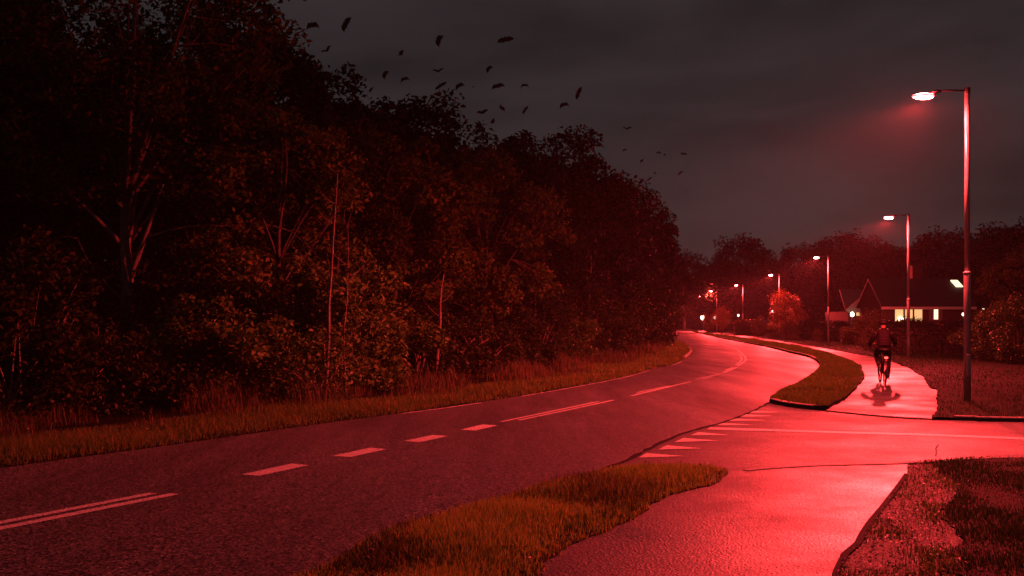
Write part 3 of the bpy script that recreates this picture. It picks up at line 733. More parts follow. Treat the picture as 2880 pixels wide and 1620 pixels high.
# bare young stems standing in front of the dark
def sapling(px, d, h, r0, lean, lab, seed):
    rnd = random.Random(seed); x = gx(px, d)
    o = empty('bare_sapling', (x, d, 0)); mb = MB()
    pts = [(lean * t + rnd.uniform(-.03, .03), 0, h * t) for t in [i / 7 for i in range(8)]]
    mb.tube(pts, [r0 * (1 - .75 * i / 7) for i in range(8)], 7)
    tw = mb
    for k in range(4):
        t = rnd.uniform(.5, .95); a = rnd.choice((-1, 1)) * rnd.uniform(.12, .4) * (1.25 - t)
        s = Vector((lean * t, 0, h * t)); e = s + Vector((a * 2.2, rnd.uniform(-.3, .3), abs(a) * 2.4))
        tw.tube(bez(s, (s + e) / 2 + Vector((a * .3, 0, -.1)), e, 5), [.009, .008, .006, .004, .002], 5)
    mb.build('stem', M['bark_sapling'], o); tag(o, lab, 'sapling', 'bare young stems at the wood edge'); return o
sapling(912, 19.8, 4.6, .042, .25, 'thin pale stem forking upward above the dense bush', 1)
sapling(966, 20.2, 3.6, .020, .10, 'hair thin stem beside the thin forking pale stem', 2)
sapling(1226, 26.6, 2.9, .055, .2, 'short pale trunk lit red between two bushes', 3)
sapling(1655, 45, 4.6, .06, .1, 'slim lit stem in front of the dark tall bush', 4)
sapling(1500, 40, 4.0, .05, .1, 'dim thin stem near the ragged bush', 5)

# ------------------------------------------------------------------ far side: tree line, hedges, garden shrubs
fars = [(1925, 190, 1.24, 0, 'round dark treetop just right of the wood edge'), (1990, 165, 1.05, 1, 'low dark treetop beside the largest dome'),
        (2095, 150, 1.22, 0, 'largest dark dome on the far tree line'), (2040, 175, 1.25, 1, 'dark tree tucked behind the largest dome'), (2165, 160, 1.10, 1, 'dark tree with thin twigs right of the largest dome'),
        (2235, 140, 1.02, 0, 'dark tree behind the third street lamp'), (2310, 125, 1.03, 1, 'dark tree above the far gabled house'),
        (2375, 118, 1.02, 0, 'dark tree on the far line above the pale gable'), (2440, 105, .98, 1, 'tree with its top glowing red under the second lamp head'),
        (2500, 110, .86, 0, 'dark tree in the low saddle of the far line'), (2570, 100, .88, 1, 'dark tree behind the second lamp post'),
        (2630, 95, .86, 0, 'dark tree above the lit skylight'), (2710, 88, .86, 1, 'dark tree crossed by the nearest lamp post'),
        (2790, 82, .80, 0, 'dark tree right of the nearest lamp post'), (2860, 76, .84, 1, 'dark tree at the picture edge, tallest on that side'), (2930, 70, 0.76, 0, 'dark tree half outside the picture')]
for px, d, s, k, lab in fars:
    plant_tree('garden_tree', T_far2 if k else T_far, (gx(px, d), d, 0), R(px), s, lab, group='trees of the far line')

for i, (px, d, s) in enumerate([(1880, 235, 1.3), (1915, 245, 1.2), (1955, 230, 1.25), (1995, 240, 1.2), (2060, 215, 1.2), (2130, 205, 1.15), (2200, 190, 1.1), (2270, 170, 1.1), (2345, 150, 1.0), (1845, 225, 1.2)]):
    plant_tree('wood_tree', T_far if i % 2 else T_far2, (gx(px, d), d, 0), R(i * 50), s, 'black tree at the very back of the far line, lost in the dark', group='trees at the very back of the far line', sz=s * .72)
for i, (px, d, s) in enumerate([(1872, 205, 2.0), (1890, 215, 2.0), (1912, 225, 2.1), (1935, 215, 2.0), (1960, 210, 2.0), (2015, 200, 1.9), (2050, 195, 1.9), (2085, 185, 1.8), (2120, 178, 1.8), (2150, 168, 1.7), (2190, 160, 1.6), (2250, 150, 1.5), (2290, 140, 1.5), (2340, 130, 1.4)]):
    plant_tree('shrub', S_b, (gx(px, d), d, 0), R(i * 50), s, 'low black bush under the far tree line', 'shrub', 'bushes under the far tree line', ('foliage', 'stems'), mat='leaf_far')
def hedge(name, a, b, h, w, m, leaf, n, lab, seed, group=None, wob=.08):
    """clipped hedge from a to b: leaves over a dark core of twigs"""
    rs = np.random.RandomState(seed); a, b = np.array(a), np.array(b); L = np.linalg.norm(b - a); t = (b - a) / L; s = np.array([t[1], -t[0]])
    u = rs.uniform(0, L, n); v = rs.uniform(-w / 2, w / 2, n); z = rs.uniform(.03, h, n)
    # push leaves to the shell
    f = rs.randint(0, 4, n); v = np.where(f == 0, -w / 2 + rs.normal(0, wob, n), np.where(f == 1, w / 2 + rs.normal(0, wob, n), v)); z = np.where(f >= 2, h + rs.normal(0, wob, n), z)
    z = z * (0.93 + 0.07 * np.sin(u * 2.3 + seed)) ; z = np.maximum(z, .04)
    e = rs.uniform(0, 1, n) < .12; u = np.where(e, np.where(rs.uniform(0, 1, n) < .5, 0, L) + rs.normal(0, wob, n), u)
    P = np.stack([t[0] * u + s[0] * v, t[1] * u + s[1] * v, z], 1)
    V, F = leaf_quads(P, leaf * rs.uniform(.6, 1.3, n), rs, up=.3)
    o = empty(name, (a[0], a[1], 0)); fo = np_mesh('foliage', V, F); obj('foliage', fo, M[m], o)
    mb = MB(); c = (t * L / 2); mb.box((c[0], c[1], h * .46), (L * .97, w * .75, h * .9), math.atan2(t[1], t[0])); mb.build('twigs', M['bark'], o)
    tag(o, lab, 'hedge', group); return o
def P2(px, d): return (gx(px, d), d)
hedge('hedge', P2(2374, 70), P2(2440, 69), 1.2, .7, 'hedge', .12, 5200, 'clipped hedge lit red behind the cyclist path', 41)
hedge('hedge', P2(2074, 118), P2(2137, 114), 1.75, .9, 'hedge', .16, 5200, 'clipped hedge lit red behind the fifth lamp post', 42)
hedge('hedge', P2(2490, 50), P2(2950, 46.5), 1.52, 1.0, 'leaf_dark', .10, 26000, 'long dark hedge in front of the lit house windows', 43, wob=.14)
hedge('hedge', P2(2262, 90), P2(2372, 80), 1.55, .9, 'leaf_dark', .14, 8000, 'dark hedge right of the red bush', 44)
hedge('hedge', P2(1990, 152), P2(2040, 150), 1.4, .9, 'hedge', .18, 3000, 'low hedge at the foot of the sixth lamp post', 45)
def small(name, meshes, px, d, s, lab, cat='shrub', parts=('crown', 'trunk'), sz=None, rz=0):
    return plant_tree(name, meshes, (gx(px, d), d, 0), R(rz), s, lab, cat, 'garden shrubs beside the path', parts, sz)
S_e = make_shrub(35, 2.3, 1.0, 70, 55, 0.11, 'hedge')
small('garden_tree', T_small, 2212, 92, 1.0, 'round bushy tree lit red behind the fourth lamp post', 'tree')
small('garden_shrub', S_e, 2224, 88, .75, 'bright red shrub at the foot of the round bushy tree', parts=('foliage', 'stems'))
small('garden_shrub', S_e, 2182, 95, .8, 'dim shrub left of the fourth lamp post', parts=('foliage', 'stems'), rz=50)
small('garden_tree', T_small, 2030, 138, .82, 'small orange lit tree overhanging the sixth lamp post', 'tree', rz=120)
small('garden_tree', T_small, 2000, 172, .95, 'small leafy tree at the seventh lamp post', 'tree', rz=200)
small('garden_shrub', S_e, 2135, 112, 1.0, 'sloping shrub at the end of the clipped hedge by the fifth lamp post', parts=('foliage', 'stems'), rz=10)
small('garden_shrub', S_e, 2452, 56.5, 1.0, 'rounded reddish shrub beside the clipped hedge', parts=('foliage', 'stems'), rz=80)
small('garden_shrub', S_c, 2800, 40, .75, 'dark bush right of the nearest lamp post', parts=('foliage', 'stems'), rz=30)
small('garden_shrub', S_c, 2868, 38, .8, 'dark bush at the picture edge', parts=('foliage', 'stems'), rz=100)
small('garden_shrub', S_a, 2745, 42, .75, 'dark low bush behind the nearest lamp post', parts=('foliage', 'stems'), rz=160)
small('garden_tree', T_mid, 2868, 44, .70, 'thin branched tree above the dark bushes', 'tree', rz=10)
small('garden_shrub', S_e, 2300, 80, .45, 'small reddish shrub near the third lamp post', parts=('foliage', 'stems'), rz=140)

# ------------------------------------------------------------------ street lamps
H_L = 6.25
def photometry(l):
    """luminous intensity of a road luminaire by direction: wide along the road, thrown to the road side, cut off behind and above"""
    l.use_nodes = True; nt = l.node_tree; N, L = nt.nodes, nt.links
    em = N['Emission']; tc = N.new('ShaderNodeTexCoord'); sp = N.new('ShaderNodeSeparateXYZ'); L.new(tc.outputs['Normal'], sp.inputs[0])
    def rng(sock, a, b, c, d):
        r_ = N.new('ShaderNodeMapRange'); r_.interpolation_type = 'SMOOTHSTEP'; r_.clamp = True
        for k, v in zip(('From Min', 'From Max', 'To Min', 'To Max'), (a, b, c, d)): r_.inputs[k].default_value = v
        L.new(sock, r_.inputs['Value']); return r_.outputs[0]
    def mth(op, a, b):
        m = N.new('ShaderNodeMath'); m.operation = op
        for k, v in enumerate((a, b)):
            if isinstance(v, (int, float)): m.inputs[k].default_value = v
            else: L.new(v, m.inputs[k])
        return m.outputs[0]
    c = mth('MULTIPLY', sp.outputs['Z'], -1.0)                     # cosine from straight down
    wing = mth('POWER', mth('MAXIMUM', c, 0.34), -1.0)             # more light at wide angles
    cut = rng(c, -0.10, 0.42, 0.085, 1.0)
    back = rng(sp.outputs['X'], -0.12, 0.70, 1.0, 0.09)            # house side
    up = rng(c, -1.0, -0.4, 0.8, 1.0)
    L.new(mth('MULTIPLY', mth('MULTIPLY', wing, cut), mth('MULTIPLY', back, up)), em.inputs['Strength'])
def make_lamp():
    o = empty('street_lamp', (0, 0, 0))
    mb = MB()
    mb.tube([(0, 0, -0.05), (0, 0, 2.58), (0, 0, 2.62)], [0.068, 0.066, 0.058], 20)
    mb.tube([(0, 0, 2.60), (0, 0, H_L - .02)], [0.054, 0.050], 20)
    mb.lathe((0, 0, 2.58), [(0.067, 0), (0.075, .008), (0.075, .03), (0.060, .045)], 20)
    pole = mb.build('pole', M['galv'], o)
    d = MB(); d.box((0.0, -0.066, 0.75), (0.075, 0.012, 0.42)); dd = bevelled(d.build('access_door', M['galv'], o), .004)
    d2 = MB(); d2.lathe((0, -0.075, .86), [(.008, -.006), (.008, .004)], 8, 'Y'); obj('lock', d2.mesh('lock'), M['housing'], dd)
    cp = MB(); cp.lathe((0, 0, H_L - .06), [(0.057, 0), (0.060, .01), (0.060, .10), (0.045, .115)], 18); cp.build('pole_cap', M['housing'], o)
    a = MB(); a.tube([(-.05, 0, H_L - .01), (-.35, 0, H_L - .005), (-.60, 0, H_L - .02)], [.022, .021, .020], 12); a.build('arm', M['housing'], o)
    # luminaire: shallow canopy with a drop bowl under it
    h = MB(); c = (-.88, 0, H_L - .085)
    h.lathe(c, [(0.150, 0.0), (0.150, .010), (0.125, .024), (0.08, .034), (0.03, .038)], 28, sx=1.0, sy=.62)
    h.tube([(-.72, 0, H_L - .07), (-.60, 0, H_L - .02), (-.54, 0, H_L - .02)], [.045, .038, .030], 12)
    hh = h.build('luminaire', M['housing'], o)
    b = MB(); b.lathe(c, [(0.152, .003), (0.205, -.012), (0.218, -.032), (0.195, -.062), (0.13, -.085), (0.03, -.094)], 28, sx=1.0, sy=.60)
    obj('diffuser', b.mesh('diffuser'), M['diffuser'], hh); KIDS.setdefault(hh.name, []).append(hh.children[0]) if hh.children and hh.name not in KIDS else None
    # what it gives off: asymmetric beam over the road, plus the glow of the bowl to all sides
    l = bpy.data.lights.new('lamp_beam', 'POINT'); l.energy = LAMP_W; l.color = LAMP_COL; l.shadow_soft_size = 0.06
    photometry(l)
    lo = bpy.data.objects.new('lamp_beam', l); link(lo, o); lo.location = (-.90, 0, H_L - .27); KIDS[o.name].append(lo)
    return o
lamps = [(9.1, 19.9, 0, 'nearest and tallest looking street lamp, standing on grass at the side road corner'), (17.2, 43.2, 4, 'second street lamp, right behind the cyclist'),
         (22.3, 70.2, 8, 'third street lamp, between the cyclist and the round red tree'), (25.9, 96.5, 10, 'fourth street lamp, in front of the round bushy red tree'),
         (28.6, 123.3, 10, 'fifth street lamp, behind a clipped red hedge'), (30.3, 147.3, 8, 'sixth street lamp, overhung by a small orange tree'),
         (34.2, 177.5, 6, 'seventh street lamp, close to the lit leaves at the far end of the row'), (60.5, 358, 0, 'most distant street lamp, a pale speck beside the dark wood')]
L0 = make_lamp()
for i, (x, y, a, lab) in enumerate(lamps):
    o = L0 if i == 0 else copy_tree(L0)
    o.location = (x, y, 0.0); o.rotation_euler = (0, 0, R(a)); tag(o, lab, 'street lamp', 'row of red street lamps')

# ------------------------------------------------------------------ houses
M['brick'] = simple('brick', (0.07, 0.03, 0.024), 0.85, vary=0.3, vscale=10, bump=.4)
M['wall_white'] = simple('pale_wall', (0.20, 0.185, 0.16), 0.8, vary=.1)
M['tile'] = simple('roof_tile', (0.022, 0.018, 0.017), 0.75, vary=.3, vscale=5, bump=.5, bscale=12)
M['tile_pale'] = simple('pale_roof', (0.11, 0.09, 0.08), 0.75, vary=.2, vscale=5, bump=.5, bscale=12)
M['trim'] = simple('white_trim', (0.7, 0.68, 0.62), 0.6)
M['lit'] = simple('lit_pane', (0.5, 0.4, 0.25), 0.3, emit=(1.0, 0.60, 0.24), es=0.85)
M['lit_white'] = simple('bright_pane', (0.8, 0.75, 0.6), 0.3, emit=(1.0, 0.86, 0.52), es=1.6)
M['lamp_white'] = simple('white_lamp', (0.9, 0.85, 0.75), 0.3, emit=(1.0, 0.82, 0.62), es=6.0)
M['lamp_pink'] = simple('pinkish_lamp', (0.9, 0.75, 0.7), 0.3, emit=(1.0, 0.62, 0.55), es=4.0)
M['dark'] = simple('dark_object', (0.03, 0.028, 0.025), 0.6)

def px_box(mb, x0, x1, y0, y1, d, th=.05, dz=0.0):
    a, b = at(x0, y0, d), at(x1, y1, d)
    mb.box(((a.x + b.x) / 2, d + dz, (a.z + b.z) / 2), (abs(b.x - a.x), th, abs(a.z - b.z))); return mb

house = empty('house', (gx(2560, 60), 60, 0)); hx, hy = house.location.x, house.location.y
tag(house, 'brick bungalow with lit windows, a lit porch and a bright skylight behind the long hedge', 'house')
def hpart(mb, name, m, parent=None): 
    me = mb.mesh(name); off = house.location
    me.transform(Matrix.Translation(-off)); return obj(name, me, m, parent or house)
xl, xr, yf, yb = 21.9, 27.0, 59.0, 62.6; ze, zr = 2.72, 4.12
mb = MB(); mb.add([(xl, yf, 0), (xr, yf, 0), (xr, yb, 0), (xl, yb, 0), (xl, yf, ze), (xr, yf, ze), (xr, yb, ze), (xl, yb, ze), (xl, (yf + yb) / 2, zr), (xr, (yf + yb) / 2, zr)],
    [(0, 1, 5, 4), (2, 3, 7, 6), (3, 0, 4, 8, 7), (1, 2, 6, 9, 5)])
hpart(mb, 'wall', M['brick'])
mb = MB(); e = .35; ym = (yf + yb) / 2; sl = (zr - ze) / (ym - yf)
def slab(mb, p, th=.12):
    q = [Vector(v) + Vector((0, 0, th)) for v in p]; mb.add([*map(Vector, p), *q], [(3, 2, 1, 0), (4, 5, 6, 7), (0, 1, 5, 4), (1, 2, 6, 5), (2, 3, 7, 6), (3, 0, 4, 7)])
rr0 = xl - .15; rr1 = xr + .4
slab(mb, [(rr0, yf - e, ze - e * sl + .02), (rr1, yf - e, ze - e * sl + .02), (rr1, ym, zr + .02), (rr0, ym, zr + .02)])
slab(mb, [(rr0, yb + e, ze - e * sl + .02), (rr0, ym + .002, zr + .02), (rr1, ym + .002, zr + .02), (rr1, yb + e, ze - e * sl + .02)])
roof = hpart(mb, 'roof', M['tile'])
mb = MB(); mb.box((24.8, ym + .4, zr + .35), (.6, .6, 1.2)); hpart(mb, 'chimney', M['brick'], roof)
mb = MB(); mb.box(((xl + xr) / 2 + .1, yf - e - .03, ze - e * sl - .02), (xr - xl + .5, .05, .16)); hpart(mb, 'eaves_board', M['trim'])
def window(x0, x1, y0, y1, d, m, fm='trim', extra=None):
    a = MB()
    px_box(a, x0 - 2, x0, y0 - 2, y1 + 2, d, .07, -.05); px_box(a, x1, x1 + 2, y0 - 2, y1 + 2, d, .07, -.05); px_box(a, x0, x1, y0 - 2, y0, d, .07, -.05); px_box(a, x0, x1, y1, y1 + 2, d, .07, -.05)
    w = hpart(a, 'window', M[fm]); b = MB(); px_box(b, x0, x1, y0, y1, d, .02, -.03); hpart(b, 'pane', M[m], w); return w
window(2516, 2539.5, 867, 903, yf, 'lit', 'brick'); window(2544, 2566, 867, 903, yf, 'lit', 'brick'); window(2570, 2593, 867, 903, yf, 'lit', 'brick')
pw = MB(); px_box(pw, 2612, 2650, 858, 902, yf, .03, -.02); hpart(pw, 'porch_panel', M['wall_white'])
window(2625, 2637, 864, 898, yf, 'lit_white')
sk = MB()
def roofpt(x, z): return (x, yf + (z - ze) / sl - .06, z + .16)
x0, x1 = gx(2664, 61), gx(2683, 61); z0, z1 = 3.55, 3.95
sk.add([roofpt(x0 + .1, z0), roofpt(x1 + .1, z0), roofpt(x1 - .02, z1), roofpt(x0 - .02, z1)] + [tuple(np.array(roofpt(a, b)) + (0, -.03, .05)) for a, b in ((x0 + .1, z0), (x1 + .1, z0), (x1 - .02, z1), (x0 - .02, z1))],
       [(0, 1, 2, 3), (7, 6, 5, 4), (0, 4, 5, 1), (1, 5, 6, 2), (2, 6, 7, 3), (3, 7, 4, 0)])
hpart(sk, 'skylight', M['lit_white'], roof)
def bulb(name, px, py, d, r_, m, lab, stand, cat='lamp', group=None):
    """globe or lantern on its bracket or stem, standing on the ground"""
    p = at(px, py, d); o = empty(name, (p.x, d, 0))
    b = MB(); b.lathe((0, 0, p.z), [(.02, -r_ * 1.25), (r_ * .75, -r_ * .8), (r_, 0), (r_ * .75, r_ * .8), (.02, r_ * 1.2)], 12); b.build('globe', M[m], o)
    s = MB(); s.tube([(0, .02, 0), (0, .02, p.z - r_ * 1.1)], .03, 8); s.lathe((0, 0, p.z), [(r_ * .5, r_ * 1.1), (r_ * .6, r_ * 1.3), (.02, r_ * 1.55)], 10); s.build('post', M['dark'], o)
    tag(o, lab, cat, group)
    return o
# lamp on the inside sill of the first window
sp = at(2534, 897, yf - .2); tl = empty('table_lamp', (sp.x, sp.y + .02, 0))
b = MB(); b.lathe((0, 0, sp.z), [(.13, -.09), (.14, -.03), (.11, .06), (.06, .10)], 14); b.build('lamp_shade', M['lamp_white'], tl)
s = MB(); s.tube([(0, 0, 0.0), (0, 0, sp.z - .09)], .025, 8); s.build('stem', M['dark'], tl); tag(tl, 'white glowing globe under the first lit house window', 'lamp')
# gabled house farther left
h2 = empty('house', (gx(2400, 82), 82, 0)); tag(h2, 'pale gabled house with a bright white lamp and small lit windows', 'house')
def h2part(mb, name, m, parent=None):
    me = mb.mesh(name); me.transform(Matrix.Translation(-h2.location)); return obj(name, me, m, parent or h2)
D2 = 82.0
mb = MB(); a0, a1 = at(2385, 905, D2), at(2432, 905, D2); gz = at(0, 876, D2).z; apx = at(2428, 832, D2)
mb.box(((a0.x + a1.x) / 2, D2 + 3, gz / 2), (a1.x - a0.x, 6, gz)); h2part(mb, 'wall', M['brick'])
mb = MB()
p = [at(2361, 818, D2 + 4), at(2424, 818, D2 + 4), at(2424, 868, D2 - .2), at(2376, 868, D2 - .2)]
slab(mb, [tuple(v) for v in (p[3], p[2], p[1], p[0])], .12); h2part(mb, 'roof', M['tile_pale'])
mb = MB(); q = [at(2378, 872, D2 - .6), at(2424, 836, D2 - .6), at(2427, 862, D2 - .6), at(2430, 878, D2 - .6), at(2388, 880, D2 - .6)]
v = [tuple(x) for x in q] + [(x.x, x.y + .25, x.z) for x in q]; n = 5
mb.add(v, [(0, 1, 2, 3, 4), (9, 8, 7, 6, 5)] + [(i, (i + 1) % n, n + (i + 1) % n, n + i) for i in range(n)]); h2part(mb, 'gable_canopy', M['wall_white'])
for x in (2408, 2413.5, 2419):
    wmb = MB(); px_box(wmb, x, x + 4, 878, 888, D2, .04, -.05); h2part(wmb, 'window', M['lit'])
p = at(2397, 884, D2 - 1.2); wl_ = empty('porch_lamp', (p.x, p.y, 0)); b = MB(); b.lathe((0, 0, p.z), [(.03, -.2), (.14, -.13), (.16, 0), (.13, .13), (.03, .2)], 12); b.build('globe', M['lamp_white'], wl_)
s = MB(); s.tube([(0, .1, 0), (0, .1, p.z - .1)], .03, 8); s.build('post', M['dark'], wl_); tag(wl_, 'bright white porch lamp in front of the pale gabled house', 'lamp')
# distant lights along the path
bulb('garden_lamp', 1976, 893, 186, .40, 'lamp_white', 'large white globe light at the foot of the seventh street lamp', 1, group='lights of distant houses')
bulb('garden_lamp', 2011, 893.5, 150, .20, 'lamp_pink', 'small pale globe light touching the sixth lamp post', 1, group='lights of distant houses')
bulb('garden_lamp', 2076.5, 887, 130, .14, 'lamp_pink', 'tiny pale light just left of the fifth lamp post', 1, group='lights of distant houses')
bulb('garden_lamp', 2709, 884, 52, .065, 'lamp_white', 'small white light half hidden by the nearest lamp post', 1, group='lights of distant houses')
bulb('garden_lamp', 2766, 869.5, 64, .07, 'lit_white', 'faint yellowish light right of the nearest lamp post', 1, group='lights of distant houses')
bulb('garden_lamp', 2799, 873, 64, .035, 'lit_white', 'tiniest light among the dark bushes at the side', 1, group='lights of distant houses')
p = at(2172, 877, 95.5); bl = empty('bracket_lamp', (p.x, p.y, 0))
b = MB(); b.lathe((0, 0, p.z), [(.17, -.10), (.16, -.06), (.06, .12), (.02, .15)], 12); b.build('lamp_shade', M['lamp_pink'], bl)
s = MB(); s.tube([(.1, 0, p.z - .08), (.70, .4, p.z - .16)], .035, 8); s.build('bracket', M['trim'], bl); s = MB(); s.tube([(.70, .44, 0), (.70, .44, p.z)], .03, 8); s.build('post', M['dark'], bl)
tag(bl, 'white cone lamp on a pale bracket beside the fourth lamp post', 'lamp')
# reddish marker on the lawn
pm = g(2659, 992); mk = empty('marker_post', (pm[0], pm[1], .04)); b = MB(); b.lathe((0, 0, 0), [(.11, 0), (.12, .02), (.115, .34), (.13, .36), (.13, .42), (.05, .47)], 12); b.build('body', simple('marker_paint', (.5, .3, .27), .5), mk)
b = MB(); b.box((.1, -.03, .30), (.12, .06, .08)); b.build('side_cap', M['trim'], mk); tag(mk, 'short stubby reddish post on the lawn before the long dark hedge', 'post')
# low wooden fence posts in the hedge
for i, (px, d) in enumerate(((2318, 84), (2306, 85))):
    b = MB(); b.box((0, 0, .55), (.16, .12, 1.1)); b.add([(-.08, -.06, 1.1), (.08, -.06, 1.1), (.08, .06, 1.1), (-.08, .06, 1.1), (0, 0, 1.17)], [(0, 1, 4), (1, 2, 4), (2, 3, 4), (3, 0, 4)])
    o = b.build('gate_post', simple('gate_wood', (.3, .22, .17), .7, vary=.3)); o.location = (gx(px, d), d, 0.03)
    tag(o, ('wooden gate post nearer the third street lamp', 'wooden gate post nearer the round red tree')[i], 'gate post', 'pair of gate posts by the dark hedge')

# ------------------------------------------------------------------ cyclist
def skinned(name, verts, edges, radii, m, parent=None, root=0, sub=2, name2=None):
    me = bpy.data.meshes.new(name); me.from_pydata([tuple(v) for v in verts], edges, []); me.update()
    o = bpy.data.objects.new(name + '_rig', me); COL.objects.link(o)
    sk = o.modifiers.new('skin', 'SKIN'); sk.use_smooth_shade = True
    sv = me.skin_vertices[0].data
    for i, r_ in enumerate(radii):
        sv[i].radius = (r_, r_) if isinstance(r_, (int, float)) else r_
        sv[i].use_root = (i == root)
    s = o.modifiers.new('sub', 'SUBSURF'); s.levels = sub; s.render_levels = sub
    bpy.context.view_layer.update()
    dg = bpy.context.evaluated_depsgraph_get()
    me2 = bpy.data.meshes.new_from_object(o.evaluated_get(dg)); me2.name = name
    bpy.data.objects.remove(o); bpy.data.meshes.remove(me)
    me2.polygons.foreach_set('use_smooth', np.ones(len(me2.polygons), bool))
    me2.materials.clear()
    return obj(name, me2, m, parent)
class Sk:
    def __init__(self): self.v, self.e, self.r = [], [], []
    def p(self, co, r_, prev=None):
        self.v.append(co); self.r.append(r_); i = len(self.v) - 1
        if prev is not None: self.e.append((prev, i))
        return i
    def chain(self, pts, prev=None):
        for co, r_ in pts: prev = self.p(co, r_, prev)
        return prev

M['skin'] = simple('skin', (0.26, 0.16, 0.12), 0.55)
M['vest'] = simple('burgundy_padded_jacket', (0.012, 0.004, 0.010), 0.75, spec=.2)
_nt = M['vest'].node_tree; _w = _nt.nodes.new('ShaderNodeTexWave'); _w.bands_direction = 'Z'; _w.inputs['Scale'].default_value = 4.2; _w.inputs['Distortion'].default_value = 1.2
_t = _nt.nodes.new('ShaderNodeTexCoord'); _b = _nt.nodes.new('ShaderNodeBump'); _b.inputs['Strength'].default_value = .3; _b.inputs['Distance'].default_value = .03
_nt.links.new(_t.outputs['Object'], _w.inputs['Vector']); _nt.links.new(_w.outputs['Fac'], _b.inputs['Height']); _nt.links.new(_b.outputs['Normal'], _nt.nodes['Principled BSDF'].inputs['Normal'])
M['black_cloth'] = simple('black_cloth', (0.007, 0.0065, 0.0075), 0.85, spec=.15, bump=.3, bscale=30)
M['shoe'] = simple('dark_shoe', (0.02, 0.018, 0.018), 0.5)
M['helmet'] = simple('helmet', (0.016, 0.010, 0.012), 0.75, spec=.15)
M['rubber'] = simple('tyre_rubber', (0.014, 0.014, 0.014), 0.7)
M['bike'] = simple('bicycle_enamel', (0.02, 0.02, 0.022), 0.35, 0.2)
M['chrome'] = simple('chrome', (0.16, 0.16, 0.165), 0.35, 0.8)
M['tail'] = simple('red_tail_light', (0.8, 0.1, 0.08), 0.3, emit=(1.0, 0.10, 0.08), es=3.2)
M['reflector'] = simple('pale_reflector', (0.22, 0.2, 0.19), 0.3, emit=None)
M['leather'] = simple('saddle_leather', (0.03, 0.025, 0.022), 0.5)

bx, by = g(2489, 1083, .016)
head = R(-14)
bike = empty('bicycle', (bx, by, 0.016), head); tag(bike, 'dark city bicycle with a glowing red tail light, ridden along the cycle path', 'bicycle')
WR = .335
def wheel(y):
    t = MB(); t.torus((0, y, WR + .005), WR - .018, .02); w = t.build('wheel', M['rubber'], bike)
    r_ = MB(); r_.torus((0, y, WR + .005), WR - .042, .011, n=28, m=6)
    for k in range(16):
        a = 2 * math.pi * k / 16
        r_.tube([(.02 * (-1) ** k, y, WR), (0, y + math.cos(a) * (WR - .04), WR + math.sin(a) * (WR - .04))], .0022, 4, caps=False)
    r_.lathe((0, y, WR), [(.018, -.05), (.022, -.03), (.022, .03), (.018, .05)], 10, 'X')
    r_.build('rim', M['chrome'], w)
wheel(0); wheel(1.08)
f = MB(); BB = (0, .44, .29)
for s in (-1, 1):
    f.tube([(s * .055, 0, WR), (s * .045, .22, .31), (s * .03, .42, .29)], .010, 8); f.tube([(s * .055, 0, WR), (s * .02, .20, .78)], .009, 8)
    f.tube([(s * .052, 1.08, WR), (s * .05, 1.02, .52), (s * .02, .93, .70)], .011, 8)
f.tube([BB, (0, .27, .60), (0, .20, .86)], .016, 10); f.tube([(0, .22, .78), (0, .90, .84)], .015, 10); f.tube([BB, (0, .92, .74)], .018, 10)
f.tube([(0, .95, .68), (0, .88, .96)], .017, 10); f.lathe(BB, [(.024, -.04), (.024, .04)], 12, 'X'); f.build('frame', M['bike'], bike)
hb = MB(); hb.tube([(0, .88, .95), (0, .90, 1.02)], .014, 8); hb.tube([(-.30, .66, .985), (-.26, .78, 1.01), (-.12, .90, 1.03), (.12, .90, 1.03), (.26, .78, 1.01), (.30, .66, .985)], .012, 10)
h = hb.build('handlebar', M['chrome'], bike)
for s in (-1, 1):
    gr = MB(); gr.tube([(s * .303, .65, .984), (s * .276, .74, 1.002)], .017, 10); obj('grip', gr.mesh('grip'), M['rubber'], h)
sd = MB(); sd.lathe((0, .19, .885), [(.03, -.03), (.11, -.012), (.125, .012), (.10, .035), (.03, .045)], 16, sx=.95, sy=1.25); sd.tube([(0, .26, .885), (0, .36, .90), (0, .42, .90)], [.06, .035, .02], 10); sd.tube([(0, .20, .80), (0, .19, .87)], .013, 8)
sd.build('saddle', M['leather'], bike)
fd = MB()
for (y, a0, a1) in ((0, -10, 150), (1.08, 35, 190)):
    n = 14; rr = WR + .03; v, q = [], []
    for k in range(n + 1):
        a = R(a0 + (a1 - a0) * k / n)
        a = math.pi - a
        for x, dr in ((-.028, -.012), (-.016, .004), (.016, .004), (.028, -.012)): v.append((x, y + math.cos(a) * (rr + dr), WR + math.sin(a) * (rr + dr)))
    for k in range(n):
        for j in range(3): q.append((k * 4 + j, k * 4 + j + 1, k * 4 + 5 + j, k * 4 + 4 + j))
    fd.add(v, q, True)
fd.build('mudguard', M['bike'], bike)
rk = MB(); rk.box((0, -.05, .735), (.12, .36, .012)); rk.tube([(-.06, -.2, .735), (-.06, 0, .36)], .006, 6); rk.tube([(.06, -.2, .735), (.06, 0, .36)], .006, 6); rk.build('rear_rack', M['bike'], bike)
tl_ = MB(); tl_.box((0, -.245, .70), (.085, .03, .045)); bevelled(tl_.build('tail_light', M['tail'], bike), .008)
rf = MB(); rf.box((0, -.238, .64), (.06, .012, .03)); rf.build('reflector', simple('red_reflector', (.5, .03, .03), .25), bike)
